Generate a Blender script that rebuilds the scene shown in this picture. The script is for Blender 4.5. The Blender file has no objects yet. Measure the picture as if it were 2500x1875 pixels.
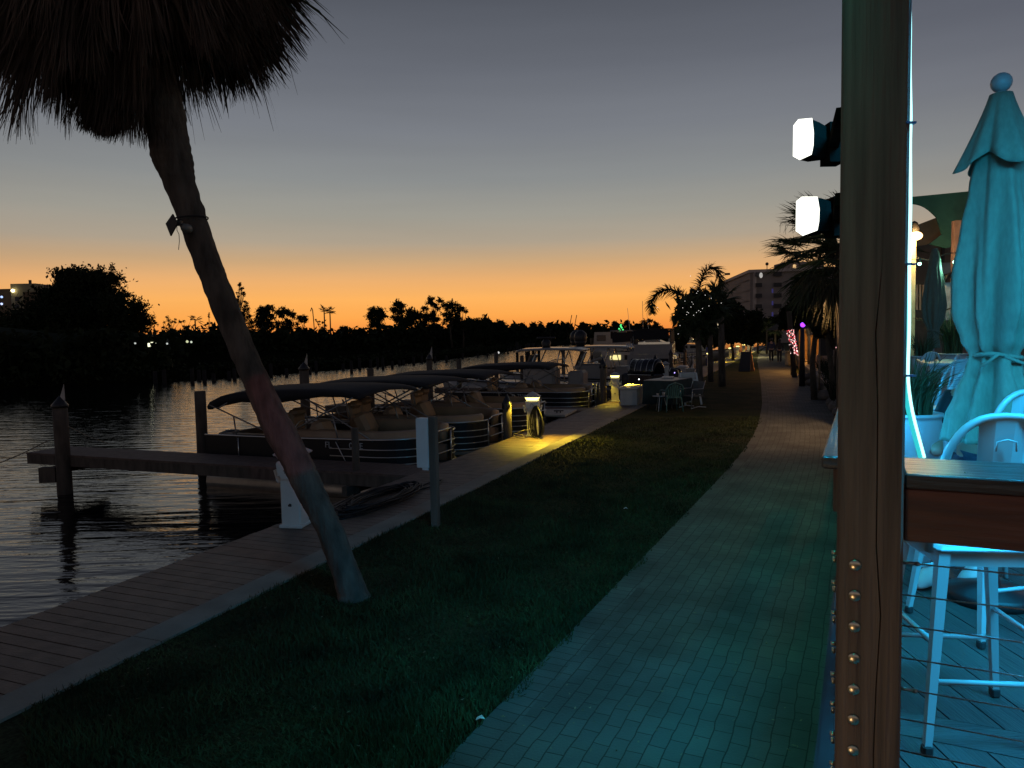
import bpy, bmesh, math, random
import numpy as np
from mathutils import Matrix, Vector
R = math.radians
# ---------------------------------------------------------------- camera
sc = bpy.context.scene
col = sc.collection
F, CX, CY = 1750.0, 1250.0, 937.5          # focal length and centre, in photo pixels
CAMZ = 2.3
PITCH, ROLL = R(3.75), -0.02
cam = bpy.data.cameras.new('camera'); camo = bpy.data.objects.new('camera', cam); col.objects.link(camo)
CR = Matrix.Rotation(R(90) - PITCH, 3, 'X') @ Matrix.Rotation(ROLL, 3, 'Z')
camo.matrix_world = Matrix.Translation((0, 0, CAMZ)) @ CR.to_4x4()
cam.sensor_width = 36; cam.lens = 36 * F / 2500.0
cam.clip_start = 0.05; cam.clip_end = 3000
sc.camera = camo
sc.render.engine = 'CYCLES'
sc.view_settings.view_transform = 'Standard'; sc.view_settings.look = 'None'
sc.view_settings.exposure = 0; sc.view_settings.gamma = 1
sc.cycles.use_denoising = True
sc.cycles.max_bounces = 6; sc.cycles.diffuse_bounces = 3; sc.cycles.glossy_bounces = 3
sc.cycles.sample_clamp_indirect = 3.0
sc.cycles.caustics_reflective = False; sc.cycles.caustics_refractive = False

def srgb(*c):
    return tuple((x/255/12.92 if x <= 10 else ((x/255+.055)/1.055)**2.4) for x in c)
# ---------------------------------------------------------------- world: dusk sky after sunset
world = bpy.data.worlds.new('World'); sc.world = world; world.use_nodes = True
wn = world.node_tree; wn.nodes.clear()
out = wn.nodes.new('ShaderNodeOutputWorld'); bg = wn.nodes.new('ShaderNodeBackground')
wn.links.new(bg.outputs[0], out.inputs[0])
tc = wn.nodes.new('ShaderNodeTexCoord'); sep = wn.nodes.new('ShaderNodeSeparateXYZ')
wn.links.new(tc.outputs['Generated'], sep.inputs[0])
def ramp(stops):
    r = wn.nodes.new('ShaderNodeValToRGB'); cr = r.color_ramp
    while len(cr.elements) > 1: cr.elements.remove(cr.elements[-1])
    first = True
    for p, c in stops:
        e = cr.elements[0] if first else cr.elements.new(p)
        first = False
        e.position = p; e.color = (*srgb(*c), 1)
    wn.links.new(sep.outputs['Z'], r.inputs[0]); return r
west = ramp([(0.0, (236, 128, 62)), (.012, (247, 148, 66)), (.03, (255, 170, 80)), (.055, (254, 180, 96)), (.08, (236, 176, 112)),
             (.105, (204, 168, 126)), (.13, (176, 162, 142)), (.165, (159, 156, 146)), (.21, (139, 142, 142)),
             (.27, (122, 126, 133)), (.34, (103, 107, 116)), (.43, (80, 84, 93)), (.6, (60, 64, 80)), (1, (40, 45, 62))])
east = ramp([(0.0, (150, 120, 104)), (.06, (150, 132, 122)), (.15, (124, 122, 124)), (.3, (84, 86, 100)), (.5, (60, 64, 80)), (1, (40, 45, 62))])
dot = wn.nodes.new('ShaderNodeVectorMath'); dot.operation = 'DOT_PRODUCT'
wn.links.new(tc.outputs['Generated'], dot.inputs[0])
az = R(-4); dot.inputs[1].default_value = (math.sin(az), math.cos(az), 0)
mr = wn.nodes.new('ShaderNodeMapRange'); mr.inputs[1].default_value = .42; mr.inputs[2].default_value = .97
mr.interpolation_type = 'SMOOTHSTEP'
wn.links.new(dot.outputs['Value'], mr.inputs[0])
mx = wn.nodes.new('ShaderNodeMix'); mx.data_type = 'RGBA'
wn.links.new(mr.outputs[0], mx.inputs[0]); wn.links.new(east.outputs[0], mx.inputs[6]); wn.links.new(west.outputs[0], mx.inputs[7])
mpw = wn.nodes.new('ShaderNodeMapping'); mpw.inputs['Scale'].default_value = (1.2, 1.2, 14); wn.links.new(tc.outputs['Generated'], mpw.inputs[0])
nw = wn.nodes.new('ShaderNodeTexNoise'); nw.inputs['Scale'].default_value = 2.2; nw.inputs['Detail'].default_value = 4; wn.links.new(mpw.outputs[0], nw.inputs['Vector'])
mrw = wn.nodes.new('ShaderNodeMapRange'); mrw.inputs[3].default_value = .93; mrw.inputs[4].default_value = 1.07; wn.links.new(nw.outputs[0], mrw.inputs[0])
vs_ = wn.nodes.new('ShaderNodeVectorMath'); vs_.operation = 'SCALE'; wn.links.new(mx.outputs[2], vs_.inputs[0]); wn.links.new(mrw.outputs[0], vs_.inputs['Scale'])
wn.links.new(vs_.outputs[0], bg.inputs[0]); bg.inputs[1].default_value = 1.0

# ---------------------------------------------------------------- helpers
def ray(px, py):
    return (CR @ Vector(((px-CX)/F, -(py-CY)/F, -1.0)))
def G(px, py, z=0.0):
    """point where the sight line through a photo pixel meets the level z"""
    d = ray(px, py); k = (z-CAMZ)/d.z
    return Vector((d.x*k, d.y*k, z))
def A(px, py, y):
    """point on the sight line at distance y in front"""
    d = ray(px, py); k = y/d.y
    return Vector((d.x*k, y, CAMZ+d.z*k))
rnd = random.Random(7)
nr = np.random.default_rng(11)
MATS = {}
def newmat(name):
    m = bpy.data.materials.new(name); m.use_nodes = True
    MATS[name] = m; nt = m.node_tree
    return m, nt, nt.nodes['Principled BSDF']
def mat(name, c, rough=.6, metal=0, nscale=6, namt=.25, bump=0, bscale=30, stretch=(1, 1, 1), emit=None, estr=0, spec=.5, trans=0, coat=0):
    if name in MATS: return MATS[name]
    m, nt, b = newmat(name); N, L = nt.nodes, nt.links
    b.inputs['Roughness'].default_value = rough; b.inputs['Metallic'].default_value = metal
    b.inputs['Specular IOR Level'].default_value = spec
    if trans: b.inputs['Transmission Weight'].default_value = trans
    if coat: b.inputs['Coat Weight'].default_value = coat
    t = N.new('ShaderNodeTexCoord'); mp = N.new('ShaderNodeMapping'); mp.inputs['Scale'].default_value = stretch
    L.new(t.outputs['Object'], mp.inputs[0])
    no = N.new('ShaderNodeTexNoise'); no.inputs['Scale'].default_value = nscale; no.inputs['Detail'].default_value = 6
    L.new(mp.outputs[0], no.inputs['Vector'])
    r = N.new('ShaderNodeValToRGB'); r.color_ramp.elements[0].position = .3; r.color_ramp.elements[1].position = .7
    r.color_ramp.elements[0].color = (*[x*(1-namt) for x in c], 1); r.color_ramp.elements[1].color = (*[min(1, x*(1+namt)) for x in c], 1)
    L.new(no.outputs[0], r.inputs[0]); L.new(r.outputs[0], b.inputs['Base Color'])
    if bump:
        n2 = N.new('ShaderNodeTexNoise'); n2.inputs['Scale'].default_value = bscale; n2.inputs['Detail'].default_value = 5
        L.new(mp.outputs[0], n2.inputs['Vector'])
        bp = N.new('ShaderNodeBump'); bp.inputs['Strength'].default_value = bump; bp.inputs['Distance'].default_value = .02
        L.new(n2.outputs[0], bp.inputs['Height']); L.new(bp.outputs[0], b.inputs['Normal'])
    if emit:
        b.inputs['Emission Color'].default_value = (*emit, 1); b.inputs['Emission Strength'].default_value = estr
    return m
def glow(name, c, s):
    return mat(name, (.02, .02, .02), emit=c, estr=s)

WM = {}                       # world matrix each object's mesh coordinates refer to
def _tag(o, label=None, cat=None, group=None, kind=None):
    if label: o['label'] = label
    if cat: o['category'] = cat
    if group: o['group'] = group
    if kind: o['kind'] = kind
    return o
tag = _tag
def thing(name, label, cat, loc=(0, 0, 0), rz=0.0, group=None):
    o = bpy.data.objects.new(name, None); col.objects.link(o)
    o.empty_display_size = .2
    o.location = loc; o.rotation_euler = (0, 0, rz)
    WM[o.name] = Matrix.Translation(loc) @ Matrix.Rotation(rz, 4, 'Z')
    return _tag(o, label, cat, group)
def link(name, me, parent=None, world=False):
    o = bpy.data.objects.new(name, me); col.objects.link(o)
    if parent is not None:
        o.parent = parent
        if world:
            o.matrix_parent_inverse = WM[parent.name].inverted(); WM[o.name] = Matrix()
        else: WM[o.name] = WM[parent.name]
    else: WM[o.name] = Matrix()
    return o
def copy_tree(o, loc, rz, label=None, cat=None):
    def rec(s, p):
        c = s.copy(); col.objects.link(c); c.parent = p; WM[c.name] = WM[s.name]
        for ch in [x for x in col.objects if x.parent == s]: rec(ch, c)
        return c
    c = rec(o, None); c.location = loc; c.rotation_euler = (0, 0, rz)
    WM[c.name] = Matrix.Translation(loc) @ Matrix.Rotation(rz, 4, 'Z')
    if label: c['label'] = label
    return c

class MB:
    def __init__(s): s.v = []; s.f = []; s.sm = []; s.mi = []; s.m = 0
    def _add(s, vs, fs, smooth=False):
        n = len(s.v); s.v += [tuple(v) for v in vs]
        for f in fs: s.f.append(tuple(i+n for i in f)); s.sm.append(smooth); s.mi.append(s.m)
        return s
    def box(s, c, size, M=None, bev=0, taper=1.0):
        x, y, z = [k/2 for k in size]; c = Vector(c)
        M3 = M.to_3x3() if M is not None else Matrix.Identity(3)
        def P(a, b_, cc): return c + M3 @ Vector((a, b_, cc))
        if bev <= 0:
            vs = [P(sx*x*(taper if sz > 0 else 1), sy*y*(taper if sz > 0 else 1), sz*z) for sz in (-1, 1) for sx, sy in ((-1, -1), (1, -1), (1, 1), (-1, 1))]
            return s._add(vs, [(0, 3, 2, 1), (4, 5, 6, 7), (0, 1, 5, 4), (1, 2, 6, 5), (2, 3, 7, 6), (3, 0, 4, 7)])
        b = bev; rings = []
        for zz, ins in ((-z, b), (-z+b, 0), (z-b, 0), (z, b)):
            xx, yy = x-ins, y-ins; q = b if ins == 0 else b*.5
            rings.append([P(a, bb, zz) for a, bb in ((-xx+q, -yy), (xx-q, -yy), (xx, -yy+q), (xx, yy-q), (xx-q, yy), (-xx+q, yy), (-xx, yy-q), (-xx, -yy+q))])
        vs = [p for r_ in rings for p in r_]; fs = []
        for k in range(3):
            for i in range(8): j = (i+1) % 8; fs.append((k*8+i, k*8+j, k*8+8+j, k*8+8+i))
        fs.append(tuple(range(7, -1, -1))); fs.append(tuple(range(24, 32)))
        return s._add(vs, fs)
    def bar(s, p0, p1, w, h, up=(0, 0, 1)):
        p0, p1 = Vector(p0), Vector(p1); d = (p1-p0); L = d.length; d.normalize(); u = Vector(up)
        if abs(d.dot(u)) > .98: u = Vector((1, 0, 0))
        r = d.cross(u).normalized(); u = r.cross(d)
        M = Matrix((d, r, u)).transposed()
        return s.box((p0+p1)/2, (L, w, h), M)
    def tube(s, pts, r, seg=8, closed=False, cap=True, flat=1.0):
        pts = [Vector(p) for p in pts]; n = len(pts)
        rs = r if isinstance(r, (list, tuple)) else [r]*n
        vs = []; prev = None
        for i, p in enumerate(pts):
            a = pts[(i-1) % n] if (closed or i > 0) else p
            b = pts[(i+1) % n] if (closed or i < n-1) else p
            d = (b-a)
            d = d.normalized() if d.length > 1e-9 else Vector((0, 0, 1))
            if prev is None:
                u = Vector((0, 0, 1)) if abs(d.z) < .9 else Vector((1, 0, 0))
            else: u = prev
            u = (u - d*u.dot(d)).normalized(); prev = u; w = d.cross(u)
            for k in range(seg):
                t = 2*math.pi*k/seg; vs.append(p + (u*math.cos(t)*flat + w*math.sin(t))*rs[i])
        fs = []; m = n if closed else n-1
        for i in range(m):
            a, b = i*seg, ((i+1) % n)*seg
            for k in range(seg): j = (k+1) % seg; fs.append((a+k, b+k, b+j, a+j))
        if cap and not closed:
            fs.append(tuple(range(seg))); fs.append(tuple((n-1)*seg+k for k in range(seg-1, -1, -1)))
        return s._add(vs, fs, seg > 5)
    def lathe(s, prof, c=(0, 0, 0), seg=20, fn=None, cap=True, M=None):
        c = Vector(c); vs = []
        for i, (r, z) in enumerate(prof):
            for k in range(seg):
                t = 2*math.pi*k/seg; rr = r*(fn(t, z, i) if fn else 1)
                p = Vector((rr*math.cos(t), rr*math.sin(t), z))
                if M is not None: p = M @ p
                vs.append(c + p)
        fs = []
        for i in range(len(prof)-1):
            for k in range(seg): j = (k+1) % seg; fs.append((i*seg+k, i*seg+j, i*seg+seg+j, i*seg+seg+k))
        if cap: fs.append(tuple(range(seg-1, -1, -1))); fs.append(tuple((len(prof)-1)*seg+k for k in range(seg)))
        return s._add(vs, fs, True)
    def sphere(s, c, r, seg=14, sc_=(1, 1, 1), M=None):
        pr = [(max(1e-4, math.sin(math.pi*i/8))*1.0, -math.cos(math.pi*i/8)) for i in range(9)]
        c = Vector(c); vs = []
        for (q, z) in pr:
            for k in range(seg):
                t = 2*math.pi*k/seg
                p = Vector((q*math.cos(t)*sc_[0]*r, q*math.sin(t)*sc_[1]*r, z*sc_[2]*r))
                if M is not None: p = M @ p
                vs.append(c+p)
        fs = []
        for i in range(8):
            for k in range(seg): j = (k+1) % seg; fs.append((i*seg+k, i*seg+j, i*seg+seg+j, i*seg+seg+k))
        return s._add(vs, fs, True)
    def prism(s, poly, z0, z1):
        n = len(poly); vs = [(x, y, z0) for x, y in poly]+[(x, y, z1) for x, y in poly]
        fs = [tuple(range(n-1, -1, -1)), tuple(range(n, 2*n))]+[(i, (i+1) % n, n+(i+1) % n, n+i) for i in range(n)]
        return s._add(vs, fs)
    def slab(s, pts, nrm, th):
        """closed 3-D polygon given thickness th along nrm"""
        pts = [Vector(p) for p in pts]; n = len(pts); nv = Vector(nrm).normalized()*th
        vs = pts+[p+nv for p in pts]
        fs = [tuple(range(n-1, -1, -1)), tuple(range(n, 2*n))]+[(i, (i+1) % n, n+(i+1) % n, n+i) for i in range(n)]
        return s._add(vs, fs)
    def loft(s, rings, smooth=True, cap=True, closed=True):
        n = len(rings[0]); vs = [p for r_ in rings for p in r_]; fs = []
        for i in range(len(rings)-1):
            for k in range(n if closed else n-1):
                j = (k+1) % n; fs.append((i*n+k, i*n+j, i*n+n+j, i*n+n+k))
        if cap and closed: fs.append(tuple(range(n-1, -1, -1))); fs.append(tuple((len(rings)-1)*n+k for k in range(n)))
        return s._add(vs, fs, smooth)
    def build(s, name, m, parent=None, world=False, label=None):
        me = bpy.data.meshes.new(name)
        me.from_pydata(s.v, [], s.f)
        ms = m if isinstance(m, (list, tuple)) else [m]
        for q in ms: me.materials.append(q)
        me.polygons.foreach_set('use_smooth', s.sm); me.polygons.foreach_set('material_index', s.mi)
        me.update()
        bm = bmesh.new(); bm.from_mesh(me); bmesh.ops.recalc_face_normals(bm, faces=bm.faces); bm.to_mesh(me); bm.free()
        o = link(name, me, parent, world)
        if label: o['label'] = label
        return o
def npmesh(name, verts, faces, m, parent=None, world=False):
    """verts (N,3), faces (M,k) arrays"""
    me = bpy.data.meshes.new(name); k = faces.shape[1]
    me.vertices.add(len(verts)); me.vertices.foreach_set('co', verts.astype(np.float32).ravel())
    me.loops.add(faces.size); me.loops.foreach_set('vertex_index', faces.astype(np.int32).ravel())
    me.polygons.add(len(faces)); me.polygons.foreach_set('loop_start', np.arange(0, faces.size, k, dtype=np.int32))
    me.update(calc_edges=True); me.materials.append(m)
    return link(name, me, parent, world)
def leafquads(P, size, elong=1.0, rng=nr):
    n = len(P); a = rng.normal(size=(n, 3)); a /= np.linalg.norm(a, axis=1)[:, None]
    b = rng.normal(size=(n, 3)); b -= a*np.sum(a*b, 1)[:, None]; b /= np.linalg.norm(b, axis=1)[:, None]
    s = size*rng.uniform(.5, 1.3, (n, 1)); a = a*s*elong; b = b*s*.55
    V = np.stack([P-a, P+b*.9, P+a, P-b*.9], 1).reshape(-1, 3)
    Fc = np.arange(4*n).reshape(n, 4); return V, Fc
def ribbons(paths, w0, w1):
    """paths (N,K,3) -> flat tapering ribbons"""
    N, K, _ = paths.shape
    d = paths[:, -1]-paths[:, 0]; side = np.cross(d, nr.normal(size=(N, 3))); side /= (np.linalg.norm(side, axis=1)[:, None]+1e-9)
    w = np.linspace(1, 0, K)[None, :, None]*(np.broadcast_to(np.asarray(w0), (N,))[:, None, None]) + w1
    Lf = paths-side[:, None, :]*w/2; Rt = paths+side[:, None, :]*w/2
    V = np.stack([Lf, Rt], 2).reshape(-1, 3)
    base = (np.arange(N)*K*2)[:, None, None]; k = np.arange(K-1)[None, :, None]*2
    Fc = (base+k+np.array([0, 1, 3, 2])[None, None, :]).reshape(-1, 4)
    return V, Fc
def textmesh(s, size, name, m, parent, M, ext=.002):
    cu = bpy.data.curves.new(name, 'FONT'); cu.body = s; cu.size = size; cu.extrude = ext; cu.align_x = 'CENTER'
    o = bpy.data.objects.new('tmp_text', cu); col.objects.link(o)
    dg = bpy.context.evaluated_depsgraph_get(); dg.update()
    me = bpy.data.meshes.new_from_object(o.evaluated_get(dg)); bpy.data.objects.remove(o); bpy.data.curves.remove(cu)
    me.transform(M); me.materials.clear(); me.materials.append(m); me.name = name
    return link(name, me, parent)

# frames: D runs along the dock, N from the dock out over the water; U along the restaurant railing, V across it
aD = math.atan2(G(1947, 830, 0).x, G(1947, 830, 0).y) if False else R(21.7)
D = Vector((math.sin(aD), math.cos(aD), 0)); N_ = Vector((-math.cos(aD), math.sin(aD), 0))
aU = R(26.1)
U = Vector((math.sin(aU), math.cos(aU), 0)); V = Vector((math.cos(aU), -math.sin(aU), 0))
def dk(s, t, z=0.0): p = D*s+N_*t; return Vector((p.x, p.y, z))
def rl(u, v, z=0.0): p = U*u+V*v; return Vector((p.x, p.y, z))
RZD = -aD       # rotation that turns local +Y into D (and local +X away from the water)
RZU = -aU       # rotation that turns local +Y into U, local +X into V
WZ = -0.82      # water level
DZ = 0.90       # restaurant deck level
T_IN, T_C, T_OUT = 4.55, 4.85, 6.08
# ---------------------------------------------------------------- ground, water
m, nt, b = newmat('water'); Nn, Ln = nt.nodes, nt.links
b.inputs['Base Color'].default_value = (.004, .006, .007, 1); b.inputs['Roughness'].default_value = .04; b.inputs['IOR'].default_value = 1.42
t_ = Nn.new('ShaderNodeTexCoord')
def wnoise(scale, stretch, det, rot=0.0):
    mp = Nn.new('ShaderNodeMapping'); mp.inputs['Scale'].default_value = stretch; mp.inputs['Rotation'].default_value = (0, 0, rot)
    Ln.new(t_.outputs['Object'], mp.inputs[0]); n = Nn.new('ShaderNodeTexNoise'); n.inputs['Scale'].default_value = scale; n.inputs['Detail'].default_value = det
    Ln.new(mp.outputs[0], n.inputs['Vector']); return n
n1 = wnoise(1.0, (.5, 3.0, 1), 2, R(-12)); n2 = wnoise(1.0, (3.0, 9, 1), 3, R(-8)); n3 = wnoise(.12, (1, 1, 1), 2)
b1 = Nn.new('ShaderNodeBump'); b1.inputs['Strength'].default_value = 1; b1.inputs['Distance'].default_value = .03; Ln.new(n1.outputs[0], b1.inputs['Height'])
b2 = Nn.new('ShaderNodeBump'); b2.inputs['Strength'].default_value = 1; b2.inputs['Distance'].default_value = .007; Ln.new(n2.outputs[0], b2.inputs['Height'])
Ln.new(b1.outputs[0], b2.inputs['Normal']); Ln.new(b2.outputs[0], b.inputs['Normal'])
mw = m
w = MB(); w._add([(-900, -60, WZ), (900, -60, WZ), (900, 1600, WZ), (-900, 1600, WZ)], [(0, 1, 2, 3)])
tag(w.build('water', mw), kind='structure')

# lawn ground: one sheet from the kerb to the right, far beyond the horizon
m, nt, b = newmat('lawn'); Nn, Ln = nt.nodes, nt.links
t_ = Nn.new('ShaderNodeTexCoord'); b.inputs['Roughness'].default_value = .95; b.inputs['Specular IOR Level'].default_value = .1
na = Nn.new('ShaderNodeTexNoise'); na.inputs['Scale'].default_value = 1.2; na.inputs['Detail'].default_value = 3
nb = Nn.new('ShaderNodeTexNoise'); nb.inputs['Scale'].default_value = 45; nb.inputs['Detail'].default_value = 6
Ln.new(t_.outputs['Object'], na.inputs['Vector']); Ln.new(t_.outputs['Object'], nb.inputs['Vector'])
ra = Nn.new('ShaderNodeValToRGB'); ra.color_ramp.elements[0].color = (.016, .030, .011, 1); ra.color_ramp.elements[1].color = (.05, .048, .022, 1)
ra.color_ramp.elements[0].position = .35; ra.color_ramp.elements[1].position = .65
rb = Nn.new('ShaderNodeValToRGB'); rb.color_ramp.elements[0].color = (.3, .3, .3, 1); rb.color_ramp.elements[1].color = (1.4, 1.4, 1.4, 1)
rb.color_ramp.elements[0].position = .3; rb.color_ramp.elements[1].position = .7
Ln.new(na.outputs[0], ra.inputs[0]); Ln.new(nb.outputs[0], rb.inputs[0])
mm = Nn.new('ShaderNodeMix'); mm.data_type = 'RGBA'; mm.blend_type = 'MULTIPLY'; mm.inputs[0].default_value = 1
Ln.new(ra.outputs[0], mm.inputs[6]); Ln.new(rb.outputs[0], mm.inputs[7]); Ln.new(mm.outputs[2], b.inputs['Base Color'])
bp = Nn.new('ShaderNodeBump'); bp.inputs['Strength'].default_value = .8; bp.inputs['Distance'].default_value = .03
Ln.new(nb.outputs[0], bp.inputs['Height']); Ln.new(bp.outputs[0], b.inputs['Normal'])
mlawn = m
g = MB()
pl = [dk(-40, T_IN), dk(400, T_IN), dk(700, -300), dk(-40, -300)]
pl = [(p.x, p.y) for p in pl]
g.prism(pl, WZ-1.5, -.012)
tag(g.build('ground', mlawn), kind='structure')

# path polyline (left edge) and right edge from the photo's own sight lines
Lp = [(1068, 1875), (1330, 1606), (1500, 1432), (1673, 1254), (1762, 1163), (1820, 1095), (1848, 1048), (1861, 990), (1858, 935), (1852, 899), (1849, 882), (1852, 865), (1865, 850)]
Rp = [(2012, 1875), (2028, 1600), (2042, 1320), (2070, 1130), (2100, 1040), (2057, 1004), (2016, 971), (1981, 949), (1958, 925), (1942, 905), (1935, 890), (1925, 870), (1915, 853)]
Lw = [G(*p, 0) for p in Lp]; Rw = [G(*p, 0) for p in Rp]
# extend towards and behind the camera
Lw = [Lw[0]-U*9] + Lw; Rw = [Rw[0]-U*9] + Rw
def resample(pts, n):
    pts = [Vector(p) for p in pts]; L = [0]
    for i in range(1, len(pts)): L.append(L[-1]+(pts[i]-pts[i-1]).length)
    o = []
    for k in range(n):
        t = L[-1]*k/(n-1); i = 0
        while i < len(L)-2 and L[i+1] < t: i += 1
        f = (t-L[i])/max(1e-6, L[i+1]-L[i]); o.append(pts[i].lerp(pts[i+1], min(1, f)))
    return o, L[-1]
Lr, LL = resample(Lw, 160)
def smooth(p, k=6):
    for _ in range(k): p = [p[0]]+[(p[i-1]+p[i]*2+p[i+1])/4 for i in range(1, len(p)-1)]+[p[-1]]
    return p
Lr = smooth(Lr, 5)
Rr = []
for i, p in enumerate(Lr):            # right edge: nearest point of its polyline at same distance along U/D
    d = (Lr[min(i+1, 159)]-Lr[max(i-1, 0)]).normalized(); n = Vector((d.y, -d.x, 0))
    best = None
    for j in range(len(Rw)-1):
        a, c = Rw[j], Rw[j+1]; e = c-a
        den = n.x*e.y-n.y*e.x
        if abs(den) < 1e-6: continue
        q = ((a.x-p.x)*e.y-(a.y-p.y)*e.x)/den; s_ = ((a.x-p.x)*n.y-(a.y-p.y)*n.x)/den
        if 0 <= s_ <= 1 and q > .3 and (best is None or q < best): best = q
    Rr.append((p, n, best))
ws = [q[2] for q in Rr]
for i in range(len(ws)):
    if ws[i] is None: ws[i] = ws[i-1] if i and ws[i-1] else 2.4
v0_ = G(2006, 1113, 1.93).dot(V)-.035
for i_, (p_, n_, q_) in enumerate(Rr):
    if p_.dot(U) < 8.2: ws[i_] = (v0_-p_.dot(V))/n_.dot(V)
for _ in range(3): ws = [ws[0]]+[(ws[i-1]+2*ws[i]+ws[i+1])/4 for i in range(1, len(ws)-1)]+[ws[-1]]
def brickmat(name, edge):
    m, nt, b = newmat(name); Nn, Ln = nt.nodes, nt.links
    uv = Nn.new('ShaderNodeUVMap'); br = Nn.new('ShaderNodeTexBrick')
    br.inputs['Scale'].default_value = 1; br.inputs['Mortar Size'].default_value = .0045; br.inputs['Mortar Smooth'].default_value = .4
    br.inputs['Brick Width'].default_value = .2; br.inputs['Row Height'].default_value = .1; br.inputs['Bias'].default_value = -.1
    if edge: br.offset = 0
    br.inputs['Color1'].default_value = (.104, .108, .10, 1); br.inputs['Color2'].default_value = (.082, .085, .08, 1); br.inputs['Mortar'].default_value = (.025, .022, .018, 1)
    nd = Nn.new('ShaderNodeTexNoise'); nd.inputs['Scale'].default_value = 3; mpn = Nn.new('ShaderNodeVectorMath'); mpn.operation = 'MULTIPLY_ADD'
    Ln.new(uv.outputs[0], nd.inputs['Vector']); Ln.new(nd.outputs['Color'], mpn.inputs[0]); mpn.inputs[1].default_value = (.05, .05, 0); Ln.new(uv.outputs[0], mpn.inputs[2])
    Ln.new(mpn.outputs[0], br.inputs['Vector'])
    nz = Nn.new('ShaderNodeTexNoise'); nz.inputs['Scale'].default_value = 1.3; nz.inputs['Detail'].default_value = 5; Ln.new(uv.outputs[0], nz.inputs['Vector'])
    rz = Nn.new('ShaderNodeValToRGB'); rz.color_ramp.elements[0].position = .3; rz.color_ramp.elements[0].color = (.38, .38, .38, 1); rz.color_ramp.elements[1].position = .7; rz.color_ramp.elements[1].color = (1.1, 1.1, 1.1, 1)
    Ln.new(nz.outputs[0], rz.inputs[0]); mm = Nn.new('ShaderNodeMix'); mm.data_type = 'RGBA'; mm.blend_type = 'MULTIPLY'; mm.inputs[0].default_value = 1
    Ln.new(br.outputs[0], mm.inputs[6]); Ln.new(rz.outputs[0], mm.inputs[7]); Ln.new(mm.outputs[2], b.inputs['Base Color'])
    n4 = Nn.new('ShaderNodeTexNoise'); n4.inputs['Scale'].default_value = 60; Ln.new(uv.outputs[0], n4.inputs['Vector'])
    ad = Nn.new('ShaderNodeMath'); ad.operation = 'MULTIPLY_ADD'; Ln.new(br.outputs['Fac'], ad.inputs[0]); ad.inputs[1].default_value = -1
    Ln.new(n4.outputs[0], ad.inputs[2])
    bp = Nn.new('ShaderNodeBump'); bp.inputs['Strength'].default_value = .5; bp.inputs['Distance'].default_value = .008; Ln.new(ad.outputs[0], bp.inputs['Height']); Ln.new(bp.outputs[0], b.inputs['Normal'])
    b.inputs['Roughness'].default_value = .8
    return m
mf, me_ = brickmat('brick_field', False), brickmat('brick_edge', True)
bm = bmesh.new(); uvl = bm.loops.layers.uv.new('UVMap')
acc = 0.0; prev = None; rows = []
for i, p in enumerate(Lr):
    if prev is not None: acc += (p-prev).length
    prev = p; n = Rr[i][1]; wd = ws[i]
    us = [0, .2, wd*.5, wd-.0, wd+.0]
    rows.append(([bm.verts.new((p+n*u)[:2]+(0.0,)) for u in (0, .2, wd)], (0, .2, wd), acc))
for i in range(len(rows)-1):
    for k in range(2):
        f = bm.faces.new((rows[i][0][k], rows[i][0][k+1], rows[i+1][0][k+1], rows[i+1][0][k]))
        f.material_index = 1 if k == 0 else 0
        for lp, (r_, kk) in zip(f.loops, ((rows[i], k), (rows[i], k+1), (rows[i+1], k+1), (rows[i+1], k))):
            lp[uvl].uv = ((r_[1][kk], r_[2]) if k == 0 else (r_[2], r_[1][kk]))
bmesh.ops.recalc_face_normals(bm, faces=bm.faces)
me2 = bpy.data.meshes.new('brick_path'); bm.to_mesh(me2); bm.free(); me2.materials.append(mf); me2.materials.append(me_)
tag(link('brick_path', me2), kind='structure')

# boardwalk planks, concrete kerb, seawall
mplank = mat('plank_wood', (.125, .082, .06), .55, nscale=5, namt=.35, bump=.3, bscale=40, stretch=(1, 1, 1))
pk = MB(); s = -14.0; Mr = Matrix.Rotation(RZD, 4, 'Z')
while s < 130:
    wv = .139 if s < 45 else .279
    c = dk(s, (T_C+T_OUT)/2+rnd.uniform(-.006, .006), .0)
    pk.box((c.x, c.y, -.02+rnd.uniform(-.002, .002)), (T_OUT-T_C, wv-.011, .04), Mr); s += wv
tag(pk.build('boardwalk', mplank), kind='structure')
mun = mat('dock_frame_wood', (.05, .035, .027), .8)
uf = MB()
for tt in (T_C+.1, T_OUT-.06):
    uf.bar(dk(-14, tt, -.16), dk(130, tt, -.16), .06, .22)
tag(uf.build('boardwalk_frame', mun), kind='structure')
mconc = mat('kerb_concrete', (.22, .20, .165), .85, nscale=2.5, namt=.22, bump=.25, bscale=60)
kb = MB(); s = -14
while s < 130:
    kb.box(dk(s+1.5, (T_IN+T_C)/2, -.11), (T_C-T_IN, 2.99, .24), Mr); s += 3.0
tag(kb.build('kerb', mconc), kind='structure')
sw = MB(); sw.bar(dk(-40, T_C+.05, WZ/2-.7), dk(400, T_C+.05, WZ/2-.7), .1, 1.9)
tag(sw.build('seawall', mconc), kind='structure')

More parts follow.
